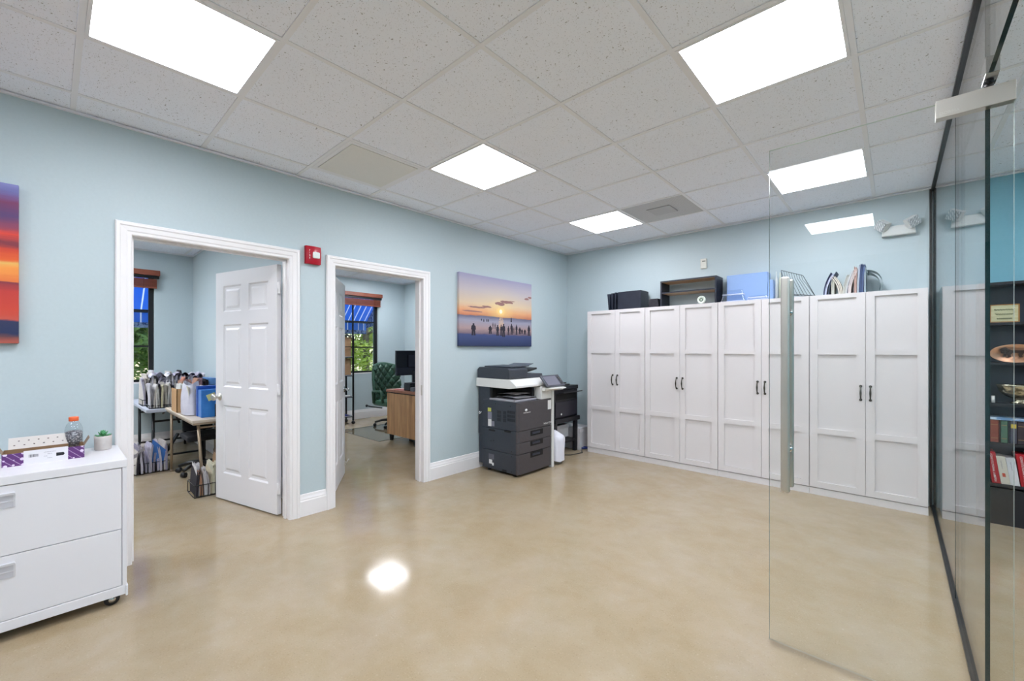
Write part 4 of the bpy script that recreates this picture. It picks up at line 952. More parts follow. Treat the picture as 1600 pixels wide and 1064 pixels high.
for x in (-2.72, -3.78):
    mb = MB(); mb.tube([(x, -4.22, FZ-.04), (x, -4.22, .1), (x, -4.24, .012)], .015, 10); put('leg', mb, M_BLKM, t)
    mb = MB(); mb.tube([(x, -3.74, FZ-.04), (x, -3.74, .012)], .015, 10); put('leg', mb, M_BLKM, t)
    mb = MB(); mb.tube([(x, -4.22, .10), (x, -3.74, .10)], .012, 8); mb.tube([(x, -4.22, .5), (x, -3.74, .5)], .012, 8); put('crossbar', mb, M_BLKM, t)
mb = MB(); mb.tube([(-2.74, -3.98, FZ-.2), (-3.2, -3.98, FZ-.045)], .012, 8); mb.tube([(-3.76, -3.98, FZ-.2), (-3.3, -3.98, FZ-.045)], .012, 8); put('brace', mb, M_BLKM, t)
mb = MB(); mb.bar((-2.46, -4.25, .0), (-2.56, -4.02, .36), .035, .02); tag(put('umbrella_strap', mb, M_BLK), 'black flat bar leaning on the floor files under the window table', 'bar')

def rack(x0, x1, y0, y1, z, lab, h=.16):
    t = thing('wire_rack', lab, 'rack', ((x0+x1)/2, (y0+y1)/2, z)); mb = MB()
    for zz in (z+.006, z+h):
        mb.tube([(x0, y0, zz), (x1, y0, zz), (x1, y1, zz), (x0, y1, zz), (x0, y0, zz)], .004, 6)
    put('frame', mb, M_BLKM, t); n = max(3, int((y1-y0)/.05))
    for k in range(n+1):
        y = y0+(y1-y0)*k/n; mb = MB(); mb.tube([(x1, y, z+.006), (x1, y, z+h)], .003, 6); mb.tube([(x0, y, z+.006), (x0, y, z+h)], .003, 6); mb.tube([(x0, y, z+.006), (x1, y, z+.006)], .003, 6); put('wire', mb, M_BLKM, t)
    return t
LILAC = [(206, 202, 214), (190, 186, 202), (220, 218, 224), (176, 170, 190), (228, 226, 226), (212, 206, 200)]
def frow(x, y0, y1, z, n, hmin, hmax, cols, w, lab, group, seed, bendr=.03, dark=.12):
    g = random.Random(seed)
    for k in range(n):
        y = y0+(y1-y0)*(k+.5)/n+g.uniform(-.004, .004); th = (y1-y0)/n*g.uniform(.75, .95)
        c = cols[g.randrange(len(cols))]
        if g.random() < dark: c = (44, 40, 50)
        folder(x+g.uniform(-.02, .02), y, z, g.uniform(-.08, .08), w, g.uniform(hmin, hmax), th, g.uniform(-bendr, bendr), .25, c, seed*100+k, lab, group)
YEL = [(222, 216, 186), (214, 208, 200), (226, 224, 222), (206, 204, 212)]
rack(-2.80, -2.56, -4.27, -4.02, FZ, 'black wire rack holding the front yellowish folders on the window table', .035)
frow(-2.68, -4.265, -4.06, FZ+.012, 13, .23, .27, YEL, .22, 'yellowish white folder in the front wire rack on the window table', 'folders in the front rack on the window table', 11, .03)
rack(-3.20, -2.92, -4.29, -3.70, FZ, 'black wire rack holding the middle row of folders on the window table', .07)
frow(-3.06, -4.285, -3.70, FZ+.012, 34, .27, .36, LILAC, .25, 'lilac white folder in the middle row on the window table', 'folders in the middle row on the window table', 12, .035)
rack(-3.62, -3.36, -4.20, -3.70, FZ, 'black wire rack at the back of the window table', .07)
frow(-3.48, -4.19, -3.70, FZ+.012, 20, .30, .385, LILAC, .24, 'pale folder in the back row on the window table below the window', 'folders in the back row on the window table', 13, .03)
g = random.Random(3)
for k in range(7):   # loose document pouches and dark clips on top of the rows
    y = -4.22+.075*k; mb = MB(); mb.grid(lambda u, v, y=y, k=k: Vector((-3.16+.22*u, y+.07*v+.01*math.sin(6*u+k), FZ+.335+.03*math.sin(PI*v)+.012*math.sin(4*u+k))), 6, 5)
    mb.grid(lambda u, v, y=y, k=k: Vector((-3.16+.22*u, y+.07*v+.01*math.sin(6*u+k), FZ+.330+.028*math.sin(PI*v)+.012*math.sin(4*u+k))), 6, 5)
    tag(put('loose_papers', mb, papermat(LILAC[k % 5] if k % 3 != 1 else (50, 46, 60))), ('pale' if k % 3 != 1 else 'dark') + ' loose papers lying across the tops of the window table folders', 'paper', 'loose papers over the table folders' + ('' if k % 3 != 1 else ', dark'))
frow(-2.62, -3.98, -3.74, FZ+.012, 7, .25, .31, [(150, 120, 130), (190, 150, 130), (60, 50, 66), (200, 190, 196)], .2, 'maroon and pink tabbed folder behind the white bag', 'maroon folders behind the white bag', 14, .03)
for k, (y, c, s) in enumerate(((-3.99, (206, 148, 128), 1), (-3.95, (196, 132, 114), -1), (-3.84, (166, 100, 104), 1))):
    folder(-2.42, y, NZ+.002 if False else FZ+.012, .1, .09, .32-.02*k, .015, .03*s, .2, c, 70+k, ['salmon folder poking up behind the brown cardboard sleeve', 'second salmon folder poking up beside the first', 'dark rose folder poking up behind the white bag'][k], 'salmon folders poking up') .location.x = -2.62
bxm = MB(); bxm.box(-2.9, -2.60, -3.72, -3.64, FZ+.012, FZ+.31); tag(put('blue_file_box', bxm, mat('file_blue_pale', (92, 140, 200), .4), bevel=.004), 'pale blue file box at the back right of the tables', 'box')
# things on the near table
t = thing('cardboard_sleeve', 'open brown cardboard magazine sleeve on the beige table', 'box', (-1.95, -4.12, NZ))
mb = MB(); mb.box(-2.06, -1.80, -4.158, -4.152, NZ+.001, NZ+.235); mb.box(-1.806, -1.80, -4.158, -4.06, NZ+.001, NZ+.235); mb.box(-2.06, -1.80, -4.066, -4.06, NZ+.001, NZ+.215); mb.box(-2.06, -2.054, -4.158, -4.06, NZ+.001, NZ+.215); put('sleeve', mb, mottled('brown_cardboard', (186, 146, 100), (196, 156, 110), 5, .7), t)
folder(-1.93, -4.108, NZ+.004, .0, .22, .275, .035, .0, .1, (214, 216, 212), 81, 'white folder inside the brown cardboard sleeve', None)
t = thing('white_bag', 'crumpled white plastic envelope bag gaping open on the beige table', 'bag', (-1.60, -4.08, NZ))
def wb(u, v):
    a = u*2*PI; z = .005+.30*v; rx, ry = .15*(1-.25*v), .055*(1+.3*math.sin(PI*v)); k = 1+.05*math.sin(5*a+4*v)
    return Vector((-1.60+rx*math.cos(a)*k-.02*v, -4.095+ry*math.sin(a)*k+.02*v, NZ+z+.02*math.sin(2*a)*v))
mb = MB(); mb.grid(wb, 32, 12, closeu=True); put('bag_shell', mb, mottled('bag_paper', (218, 216, 226), (202, 200, 214), 14, .45), t)
mb = MB()
for k in range(4): mb.grid(lambda u, v, k=k: Vector((-1.69+.2*u, -4.125+.022*k+.01*math.sin(3*v+k), NZ+.01+(.27-.01*k)*v)), 3, 5)
put('papers_inside', mb, papermat((206, 200, 176)), t)
for k in range(4): folder(-1.60, -4.02+.022*k, NZ+.002, 0.05*k, .24, .27-.015*k, .016, .035-.01*k, .1, ((196, 190, 186), (226, 220, 166), (206, 200, 196), (180, 176, 178))[k], 90+k,
    ['grey file right behind the white bag on the beige table', 'yellow edged file second behind the white bag', 'off-white file third behind the white bag', 'dull grey file next to the blue accordion box'][k], 'files between bag and blue box')
t = thing('accordion_file', 'bright blue plastic accordion file box with yellow sticky note', 'box', (-1.3, -3.9, NZ))
M_AB = mottled('accordion_blue', (38, 106, 190), (64, 136, 212), 10, .3)
mb = MB(); mb.box(-1.36, -1.24, -4.07, -3.74, NZ+.001, NZ+.255); put('pocket_body', mb, M_AB, t, bevel=.005)
mb = MB(); mb.box(-1.42, -1.365, -4.075, -3.72, NZ+.001, NZ+.285); put('back_flap', mb, mat('accordion_blue_dark', (24, 78, 168), .3), t, bevel=.005)
mb = MB(); Ms = Matrix.Translation((-1.2385, -3.99, NZ+.19)) @ Matrix.Rotation(.35, 4, 'X'); mb.box(0, .001, -.035, .035, -.03, .03, Ms); put('sticky_note', mb, mat('note_yellow', (214, 214, 150), .6), t, label='yellow sticky note')
mb = MB(); mb.box(-1.239, -1.232, -3.965, -3.93, NZ+.003, NZ+.12); mb.box(-1.239, -1.232, -3.93, -3.88, NZ+.10, NZ+.12); put('strap', mb, M_BLK, t)
# floor files
for (x, y0, y1, n, hh, lab, seed, cols) in (
        (-2.50, -4.42, -4.14, 13, .30, 'lilac white folder standing on the floor under the window table', 21, LILAC),
        (-3.05, -4.62, -4.36, 10, .32, 'pale folder in the rear floor row at the left of the file office', 22, LILAC),
        (-1.22, -4.14, -3.90, 11, .26, 'cream or tan folder standing on the floor under the beige table', 23, [(222, 218, 196), (206, 196, 170), (196, 150, 120), (190, 186, 190), (214, 212, 214)]),
        (-1.45, -3.92, -3.72, 9, .30, 'brown and tan folder on the floor behind the door leaf', 24, [(166, 134, 104), (120, 96, 80), (196, 186, 176)])):
    frow(x, y0, y1, .012, n, hh*.8, hh*1.05, cols, .26, lab, lab+' row', seed, .035)
    rack(x-.13, x+.13, y0-.01, y1+.01, 0, 'black wire rack on the floor holding %s' % ({21: 'the lilac folders under the window table', 22: 'the rear left folders', 23: 'the cream folders by the table leg', 24: 'the brown folders behind the door'}[seed]), .11)
mb = MB(); mb.grid(lambda u, v: Vector((-2.40+.05*u, -4.30+.11*v+.03*u, .14+.22*u-.13*v+.0*u)), 2, 4); mb.grid(lambda u, v: Vector((-2.405+.05*u, -4.30+.11*v+.03*u, .14+.22*u-.13*v)), 2, 4)
tag(put('blue_folder', mb, mat('folder_blue', (60, 116, 196), .5)), 'bright blue folder slumped over the floor files', 'folder')
mb = MB(); mb.grid(lambda u, v: Vector((-2.36+.02*u, -4.50+.16*v, .20+.07*v+.04*u-.05*math.sin(3*v))), 2, 5); mb.grid(lambda u, v: Vector((-2.362+.02*u, -4.50+.16*v, .194+.07*v+.04*u-.05*math.sin(3*v))), 2, 5)
tag(put('loose_sheet', mb, papermat((214, 212, 224))), 'loose white sheet sticking out left of the floor files', 'paper')
# dark chair base and crossed legs under the tables
t = thing('office_chair', 'black office chair tucked under the tables in the dark', 'chair', (-2.75, -3.95, 0))
def star_base(cx, cy, r, m, t, nz=.33):
    for k in range(5):
        a = 2*PI*k/5+.3; e = (cx+math.cos(a)*r, cy+math.sin(a)*r); mb = MB(); mb.tube([(cx, cy, .11), (cx+math.cos(a)*r*.6, cy+math.sin(a)*r*.6, .10), (*e, .07)], [.024, .02, .016], 8); l = put('base_arm', mb, m, t)
        mb = MB(); mb.lathe([(0, -.02), (.026, -.02), (.026, .02), (0, .02)], M=Matrix.Translation((*e, .027)) @ Matrix.Rotation(a+PI/2, 4, 'Z') @ Matrix.Rotation(PI/2, 4, 'Y'), n=14); put('caster', mb, M_BLK, l)
    mb = MB(); mb.tube([(cx, cy, .08), (cx, cy, nz)], [.03, .022], 10); put('gas_lift', mb, m, t)
star_base(-2.05, -3.90, .22, M_BLKM, t, .36)
mb = MB(); mb.box(-2.24, -1.86, -4.06, -3.74, .36, .42); put('seat', mb, mat('seat_black', (24, 24, 30), .8), t, bevel=.02, seg=3)
mb = MB(); mb.box(-2.26, -2.22, -4.04, -3.76, .42, .60); put('backrest', mb, MATS['seat_black'], t, bevel=.015, seg=3)
mb = MB(); mb.prism([(-1.70, 0), (-1.40, 0), (-1.52, .60), (-1.60, .60)], 'y', -3.70, -3.67); tag(put('tan_board', mb, mottled('taupe_board', (120, 106, 96), (130, 116, 106), 5, .6)), 'taupe tapered board leaning behind the beige table leg', 'board')

# ------------------------------------------------------------------ office 2
t = thing('rolling_rack', 'black metal rolling shelf rack with thin posts beside the window', 'rack', (-3.75, -1.55, 0))
rx0, rx1, ry0, ry1 = -3.86, -3.60, -1.80, -1.365; RT = 1.56
for x, y in ((rx1, ry1), (rx0, ry1), (rx1, ry0), (rx0, ry0)):
    mb = MB(); mb.box(x-.012, x+.012, y-.012, y+.012, .06, RT); p_ = put('post', mb, M_BLKM, t)
    mb = MB(); mb.lathe([(0, -.012), (.028, -.012), (.028, .012), (0, .012)], M=Matrix.Translation((x, y, .029)) @ Matrix.Rotation(PI/2, 4, 'Y'), n=16); put('caster', mb, M_BLK, p_)
mb = MB(); mb.tube([(rx1, ry0, RT), (rx1, ry1, RT), (rx0, ry1, RT), (rx0, ry0, RT), (rx1, ry0, RT)], .011, 8); put('top_rail', mb, M_BLKM, t)
M_GSH = mat('rack_shelf_grey', (150, 152, 160), .35)
for z in (1.18, .855, .48, .135):
    mb = MB(); mb.box(rx0, rx1, ry0, ry1, z, z+.012); put('rack_shelf', mb, M_GSH, t); mb = MB(); mb.box(rx1-.004, rx1+.008, ry0, ry1, z-.012, z); mb.box(rx0-.008, rx0+.004, ry0, ry1, z-.012, z); put('shelf_rail', mb, M_BLKM, t)
mb = MB(); mb.box(rx1-.004, rx1+.006, ry0, ry1, 1.355, 1.37); put('cross_rail', mb, M_BLKM, t)
M_BRN = mottled('kraft_carton', (156, 122, 90), (172, 138, 104), 12, .8)
for z, h, lab in ((1.193, .34, 'upper brown carton filling the top shelf of the rolling rack'), (.868, .29, 'lower brown carton on the rolling rack middle shelf')):
    mb = MB(); mb.box(rx0+.03, rx1-.02, ry0+.02, ry1-.03, z, z+h); tag(put('carton', mb, M_BRN, bevel=.004), lab, 'box')
mb = MB(); mb.box(rx1-.10, rx1-.02, ry1-.12, ry1-.02, .868, .90)
mb.bm.free()
mb = MB(); mb.grid(lambda u, v: Vector((rx0+.04+.20*u, ry0+.06+.34*v, .149+.07*math.sin(PI*u)*math.sin(PI*v)*(1+.2*math.sin(8*u)))), 10, 10); tag(put('blue_cloth', mb, mat('cloth_navy', (34, 40, 96), .8)), 'navy blue cloth bundle on the bottom shelf of the rolling rack', 'cloth')
mb = MB(); mb.box(rx1-.05, rx1-.012, ry1-.20, ry1-.05, .493, .515); tag(put('small_tray', mb, M_OFFW, bevel=.003), 'thin white tray on the rolling rack lower shelf', 'tray')

M_DESK = mat('desk_walnut', (150, 104, 66), .45); v = coords(M_DESK, (9, 9, .9)); f = noise_tex(M_DESK, v, 2.2, 6, .65, .5); v_ = coords(M_DESK, (7.2, 7.2, .01))
vo = noise_tex(M_DESK, v_, 2.0, 0)
cA = ramp(M_DESK, f, [(.28, (128, 88, 58)), (.5, (182, 136, 92)), (.72, (212, 168, 120))]); cB = ramp(M_DESK, vo, [(.35, (156, 114, 78)), (.65, (212, 166, 118))])
L(M_DESK, mixc(M_DESK, .4, cA, cB), bs(M_DESK).inputs['Base Color'])
t = thing('office_desk', 'rustic brown wood desk with black feet and plank grain end panel', 'desk', (-1.63, -1.0, 0))
dx0, dx1, dy0, dy1 = -1.985, -1.255, -1.69, -.30; DZ = .742
mb = MB(); mb.box(dx0, dx1, dy0-.01, dy1, DZ-.036, DZ); put('desk_top', mb, mottled('desk_top_wood', (150, 96, 74), (166, 112, 88), 5, .4, stretch=(8, 1, 1)), t, bevel=.003)
mb = MB(); mb.box(dx0+.02, dx1-.02, dy0+.01, dy0+.45, DZ-.052, DZ-.036); mb.box(dx0+.02, dx1-.02, dy1-.4, dy1-.01, DZ-.052, DZ-.036); put('shadow_gap', mb, M_BLKM, t)
mb = MB(); mb.box(dx0+.016, dx1-.03, dy0, dy0+.46, .10, DZ-.052); put('pedestal', mb, M_DESK, t, bevel=.002)
mb = MB(); mb.box(dx0+.016, dx1-.03, dy1-.42, dy1-.02, .10, DZ-.052); put('pedestal', mb, M_DESK, t, bevel=.002)
mb = MB(); mb.box(dx1-.06, dx1-.045, dy0+.46, dy1-.42, .25, DZ-.052); put('modesty_panel', mb, M_DESK, t)
for x, y in ((dx0+.06, dy0+.05), (dx1-.08, dy0+.05), (dx0+.06, dy0+.41), (dx1-.08, dy0+.41), (dx0+.06, dy1-.07), (dx1-.08, dy1-.07)):
    mb = MB(); mb.lathe([(0, 0), (.03, 0), (.042, .10), (0, .10)], (x, y, .006 if x < -1.6 else 0), 4); put('foot', mb, M_BLKM, t)
t = thing('computer_monitor', 'black desktop monitor seen from behind on the wood desk', 'monitor', (-1.72, -1.45, DZ))
bx('display', (-1.765, -1.735, -1.69, -1.09, .945, 1.30), mat('monitor_black', (22, 28, 42), .3), t)
mb = MB(); mb.box(-1.735, -1.715, -1.69, -1.09, .945, 1.06); mb.box(-1.735, -1.715, -1.5, -1.28, 1.06, 1.24); put('rear_housing', mb, mat('monitor_rear', (44, 46, 62), .25), t, bevel=.006)
mb = MB(); mb.box(-1.735, -1.71, -1.43, -1.35, .76, 1.0); put('stand_neck', mb, M_CHAR, t); mb = MB(); mb.box(-1.82, -1.64, -1.51, -1.27, DZ+.001, DZ+.012); put('stand_base', mb, M_CHAR, t, bevel=.003)
mb = MB(); mb.tube([(-1.7345, -1.355, 1.13), (-1.734, -1.33, 1.17), (-1.7345, -1.325, 1.14)], .004, 6); put('logo_mark', mb, M_WHITE, t)
mb = MB(); mb.box(-1.60, -1.44, -1.66, -1.50, DZ+.001, DZ+.10); o = put('label_printer', mb, mat('gloss_black', (18, 22, 32), .2), bevel=.014, seg=3); tag(o, 'small glossy black box printer on the near corner of the wood desk', 'printer')
mb = MB(); mb.box(-1.595, -1.445, -1.655, -1.505, DZ+.1005, DZ+.112); put('lid', mb, M_CHAR, o, bevel=.004)
mb = MB(); mb.box(-1.435, -1.36, -1.665, -1.56, DZ+.001, DZ+.055); tag(put('calculator', mb, mat('calc_grey', (110, 114, 124), .3), bevel=.01), 'small grey device at the right beside the glossy black box', 'device')
mb = MB(); mb.box(-.1, .1, -.06, .06, 0, .004); o = put('red_paper', mb, mat('paper_red', (206, 96, 92), .6)); o.location = (-1.72, -1.60, DZ+.001); o.rotation_euler = (0, 0, .5); tag(o, 'red paper folder lying flat on the wood desk', 'paper')
mb = MB(); mb.box(-.11, .11, -.05, .05, 0, .003); o = put('white_paper', mb, papermat((222, 206, 206))); o.location = (-1.76, -1.55, DZ+.006); o.rotation_euler = (0, 0, .2); tag(o, 'pale pink sheet lying on the red paper on the desk', 'paper')
mb = MB(); mb.box(-1.70, -1.33, -1.50, -1.35, 0, .085); tag(put('foot_rest', mb, M_BLK, bevel=.005), 'flat black box on the floor under the desk', 'box')
mb = MB(); mb.box(-3.15, -1.97, -1.825, -.55, .001, .006); bmesh.ops.recalc_face_normals(mb.bm, faces=mb.bm.faces)
for f in mb.bm.faces: f.material_index = 0 if abs(f.normal.z) > .9 else 1
tag(put('chair_mat', mb, [M_GLASS, M_GEDGE], recalc=False), 'clear glass chair mat with dark edge on the second office floor', 'mat')
# green tufted chair
t = thing('tufted_chair', 'green button tufted high back swivel chair behind the wood desk', 'chair', (-2.85, -1.03, 0))
M_GRN = mottled('green_leather', (50, 82, 66), (58, 94, 76), 14, .34)
cx, cy = -2.95, -.985
def back(u, v, off=0):     # u across, v up ; concave wing back facing +x
    wv = .235*(1+.10*math.sin(PI*v))*(1 if v < .92 else .96)
    a = (u-.5)*2; y = cy+a*wv; x = cx-.20-.10*v+.10*abs(a)**2.2*(1 if v > .25 else .6)
    z = .42+.61*v+.05*(1-a*a)*(v > .0)*v
    if off == 0:   # tufting
        ca = abs(math.cos(PI*(u*4+v*4))); cb = abs(math.cos(PI*(u*4-v*4)))
        x += .030*min(1, 2.2*ca)*min(1, 2.2*cb)*(1 if v < .9 else (1-v)*10)
    return Vector((x+(-.07 if off else 0), y, z))
mb = MB(); mb.grid(lambda u, v: back(u, v), 50, 60); mb.grid(lambda u, v: back(u, v, 1), 20, 20)
for uu in (0, 1): mb.grid(lambda a, v, uu=uu: back(uu, v).lerp(back(uu, v, 1), a)+Vector((.0, (-.012 if uu == 0 else .012)*math.sin(PI*a), 0)), 5, 60)
for vv in (0, 1): mb.grid(lambda u, a, vv=vv: back(u, vv).lerp(back(u, vv, 1), a)+Vector((0, 0, .012*math.sin(PI*a)*(1 if vv else -1))), 50, 5)
bk = put('backrest', mb, M_GRN, t)
mb = MB()
for jj_ in range(1, 8):
    for ii_ in range(0, 5):
        uu = (ii_+(.5 if jj_ % 2 else 0)+0)/4; vv = jj_/8
        # creases cross where both cosines vanish
        uu = (ii_+.5*(jj_ % 2))/4+.125*0; 
        if .08 < uu < .92: p = back(uu+.0, vv); mb.sphere((p.x+.002, p.y, p.z), .009, 8, 6)
put('tuft_button', mb, mat('button_green', (24, 52, 38), .3), bk)
mb = MB(); mb.box(cx-.22, cx+.24, cy-.25, cy+.25, .36, .45); put('seat', mb, M_GRN, t, bevel=.03, seg=4)
for s in (-1, 1):
    mb = MB(); mb.tube([(cx-.15, cy+s*.27, .40), (cx-.14, cy+s*.29, .60), (cx+.12, cy+s*.29, .62), (cx+.14, cy+s*.27, .42)], .022, 8); put('armrest', mb, M_GRN, t)
mb = MB(); mb.tube([(cx-.16, cy-.10, .30), (cx-.2, cy-.30, .34), (cx-.2, cy-.36, .36)], .01, 8); mb.sphere((cx-.2, cy-.37, .36), .022); put('tilt_lever', mb, M_BLK, t)
star_base(cx, cy, .29, M_BLKM, t, .36)

# ------------------------------------------------------------------ bookcase in the room beyond the glass
t = thing('bookcase', 'tall black bookcase seen through the glass doorway', 'bookcase', (4.4, -.1, 0))
M_BC = mottled('bookcase_black', (24, 26, 32), (30, 32, 38), 8, .4); kx0, kx1, kf = 3.90, 4.80, -.17
for a, b in ((kx0, kx0+.02), (kx1-.02, kx1)):
    mb = MB(); mb.box(a, b, kf, -.004, 0, 1.82); put('side_panel', mb, M_BC, t)
mb = MB(); mb.box(kx0+.02, kx1-.02, -.012, -.004, .02, 1.80); put('back_panel', mb, mottled('bookcase_back', (34, 44, 58), (40, 50, 64), 8, .5), t)
SH = [.286, .618-.024, .90-.012, 1.197, 1.497]
for z in SH: mb = MB(); mb.box(kx0+.02, kx1-.02, kf, -.012, z, z+.02); put('bookcase_shelf', mb, M_BC, t)
mb = MB(); mb.box(kx0+.02, kx1-.02, kf, -.004, 1.80, 1.82); put('top_panel', mb, M_BC, t)
mb = MB(); mb.box(kx0+.02, kx1-.02, kf+.006, kf+.02, 0, .27); put('bottom_panel', mb, M_BC, t)
o = thing('wooden_sign', 'small weathered yellow green wooden box sign on the top bookcase shelf', 'sign', (4.03, -.13, SH[4]+.02))
zb = SH[4]+.0205
mb = MB(); mb.box(3.955, 4.102, -.155, -.12, zb, zb+.135); put('board', mb, mottled('weathered_green_wood', (176, 174, 136), (202, 200, 164), 18, .7, stretch=(1, 1, 3)), o, bevel=.002)
mb = MB(); mb.box(3.955, 4.102, -.157, -.155, zb+.128, zb+.135); mb.box(3.955, 4.102, -.157, -.155, zb, zb+.007); mb.box(4.095, 4.102, -.157, -.155, zb, zb+.135); mb.box(3.955, 3.962, -.157, -.155, zb, zb+.135); put('edge_trim', mb, mat('sign_edge', (160, 116, 62), .6), o)
mi = mat('sign_ink', (70, 88, 60), .7)
for k in range(3):
    mb = MB(); w_ = .05-.012*abs(k-0)*.6; zc = zb+.095-.033*k
    pts = [(4.028-w_+2*w_*q/22, -.1565, zc+.006*math.sin(q*2.1+k)) for q in range(23)]; mb.tube(pts, .0016, 5); put('script_line', mb, mi, o)
o = thing('oval_plate', 'copper oval plate with a dark standing lion relief', 'plate', (4.09, -.14, SH[3]+.02))
zc = SH[3]+.02+.070
mb = MB(); Mo = Matrix.Translation((4.085, -.125, zc)) @ Matrix.Rotation(PI/2+.12, 4, 'X'); mb.lathe([(0, .0), (.085, .004), (.128, .018), (.130, .018), (.086, -.003), (0, -.006)], M=Mo, n=48, squash=(1, .53)); put('plate', mb, mottled('copper_sheen', (206, 150, 116), (232, 192, 162), 6, .22, metal=.6), o)
lion = [(-.078, -.004), (-.072, .012), (-.055, .022), (-.04, .022), (-.02, .014), (.02, .014), (.045, .016), (.058, .010), (.066, -.004), (.060, -.024), (.066, -.04), (.05, -.04), (.046, -.022), (.034, -.010), (.026, -.026), (.030, -.04), (.014, -.04), (.010, -.010), (-.018, -.006), (-.03, -.02), (-.026, -.042), (-.042, -.042), (-.044, -.022), (-.052, -.018), (-.052, -.038), (-.066, -.038), (-.064, -.014)]
mb = MB(); mb.prism([(4.088+a*.98, zc+b*.95+.008) for a, b in lion], 'y', -.152, -.138); mb.tube([(4.15, -.145, zc+.018), (4.165, -.145, zc+.028), (4.18, -.145, zc+.02), (4.186, -.145, zc+.03)], .0035, 6)
for k in range(10): mb.sphere((4.03+.014*math.cos(k*1.3), -.148, zc+.018+.014*math.sin(k*1.3)), .011, 8, 6)
put('lion_relief', mb, mat('relief_dark', (52, 38, 32), .4, .3), o)
o = thing('silver_bowl', 'engraved silver footed bowl on the middle bookcase shelf', 'bowl', (4.1, -.1, SH[2]+.02))
M_SIL2 = mottled('engraved_silver', (206, 200, 176), (110, 106, 92), 40, .2, metal=.9, lo=.42, hi=.6)
mb = MB(); mb.lathe([(0, .004), (.05, .0), (.055, .008), (.03, .02), (.03, .035), (.075, .055), (.108, .09), (.118, .13), (.125, .142), (.12, .142), (.11, .13), (.098, .09), (.065, .062), (0, .055)], (4.115, -.092, SH[2]+.0205), 36, squash=(1, .6)); put('bowl', mb, M_SIL2, o)
mb = MB(); mb.tube([(3.975, -.135, SH[2]+.022), (3.975, -.135, SH[2]+.075)], .010, 10); tag(put('white_candle', mb, M_OFFW), 'tiny white stub standing left of the silver bowl', 'candle')
# blue tray papers on top of old books
mb = MB(); mb.box(3.93, 4.30, kf+.005, -.03, .785, .803); tag(put('blue_folio', mb, mottled('folio_blue', (96, 136, 178), (190, 208, 222), 20, .5, lo=.45, hi=.6)), 'thin blue white folio lying across the old books', 'book')
old = [((30, 28, 34), .022), ((124, 60, 44), .045), ((60, 34, 34), .008), ((62, 96, 76), .036), ((34, 36, 42), .010), ((58, 62, 76), .034), ((40, 32, 38), .05), ((36, 30, 36), .04), ((90, 70, 60), .04), ((60, 50, 80), .04)]
ol = ['thin black old book at the left of the upper book row', 'russet brown old leather book on the bookcase', 'very thin maroon book between russet and green books', 'dull green old book on the bookcase', 'thin charcoal book right of the green book', 'slate old book with a yellow spine label', 'thick black brown book right of the yellow labelled book', 'dark plum book further right on the upper row', 'brown book further right on the upper row', 'violet grey book at the right of the upper row']
x = 3.935
for k, (c, w) in enumerate(old):
    zb = SH[1]+.0205; h = .165+.004*(k % 3)
    mb = MB(); mb.box(x, x+w-.002, kf+.01, -.03, zb, zb+h); o = put('old_book', mb, mottled('book_%d' % k, c, tuple(min(255, q+14) for q in c), 30, .55), bevel=.003); tag(o, ol[k], 'book', 'old books on the bookcase')
    if k == 5: mb = MB(); mb.box(x+.003, x+w-.005, kf+.0085, kf+.01, zb+.115, zb+.145); put('spine_label', mb, mat('label_yellow', (186, 168, 60), .5), o, label='yellow spine label')
    if k in (1, 3, 6, 7):
        mb = MB(); mb.box(x+.004, x+w-.006, kf+.0088, kf+.01, zb+.13, zb+.134); mb.box(x+.004, x+w-.006, kf+.0088, kf+.01, zb+.03, zb+.034); put('spine_band', mb, mat('band_gold', (150, 120, 80), .5), o)
    x += w
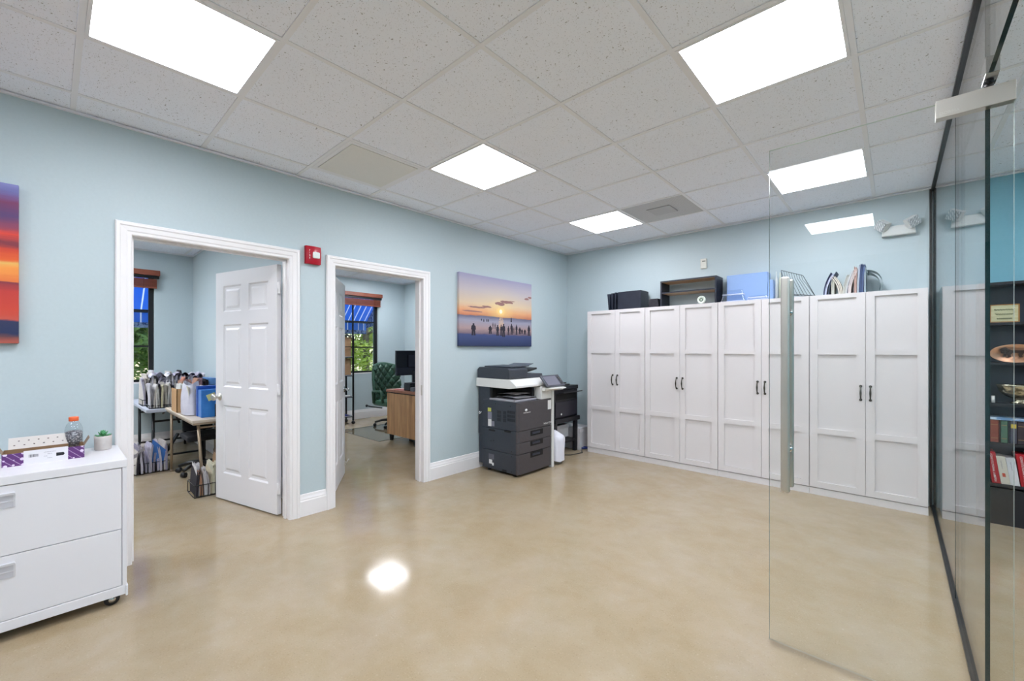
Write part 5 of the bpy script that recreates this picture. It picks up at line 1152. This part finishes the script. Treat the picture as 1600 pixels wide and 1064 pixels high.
modern = [((168, 28, 40), .045, .235, .05, 'red law book with white spine lettering at the left of the lower row'), ((206, 202, 190), .048, .205, .05, 'cream book with a small red emblem right of the first red book'), ((206, 208, 212), .048, .20, .045, 'grey white book leaning beside the cream book'),
          ((170, 26, 40), .06, .235, .05, 'second red law book with white spine lettering, right of the white books'), ((160, 24, 38), .055, .23, .03, 'third red law book at the right of the lower row'), ((60, 62, 70), .05, .21, .0, 'dark grey book right of the red law books')]
x = 3.940
for k, (c, w, h, ln_, lab) in enumerate(modern):
    zb = SH[0]+.0205; o = thing('law_book', lab, 'book', (x+w/2, -.09, zb), group='books on the lower bookcase shelf')
    Msh = Matrix(((1, 0, -ln_/h*.55, 0), (0, 1, 0, 0), (0, 0, 1, 0), (0, 0, 0, 1)))
    def shp(mb): mb.bm.transform(Matrix.Translation((x+ln_*.55, 0, zb)) @ Msh); return mb
    mb = MB(); mb.box(0, w-.002, kf+.008, -.03, 0, h); put('cover', shp(mb), mottled('cover_%d' % k, c, tuple(max(0, q-10) for q in c), 12, .4), o, bevel=.002)
    if k in (0, 3, 4):
        for s_, z0_, sz in (('CONSTITUTIONAL LAW', h*.94, .016), ('ASPEN', h*.26, .017)):
            cu = Matrix(((0, 0, 0, 0), (0, 0, 0, 0), (0, 0, 0, 0), (0, 0, 0, 1)))
            # lettering runs down the spine
            Mt = Matrix.Translation((x+ln_*.55, 0, zb)) @ Msh @ Matrix(((0, 1, 0, w*.30), (0, 0, -1, kf+.0075), (-1, 0, 0, z0_), (0, 0, 0, 1)))
            tp = text_part('spine_text', s_, sz, M_WHITE, o, Mt)
    if k == 1: mb = MB(); mb.box(w*.3, w*.62, kf+.007, kf+.008, .055, .082); put('emblem', shp(mb), mat('emblem_red', (190, 84, 66), .5), o)
    if k in (1, 2):
        Mt = Matrix.Translation((x+ln_*.55, 0, zb)) @ Msh @ Matrix(((0, 1, 0, w*.38), (0, 0, -1, kf+.0075), (-1, 0, 0, h*.85), (0, 0, 0, 1)))
        text_part('spine_text', 'Legal Research', .010, mat('ink_grey', (130, 126, 140), .6), o, Mt)
    x += w
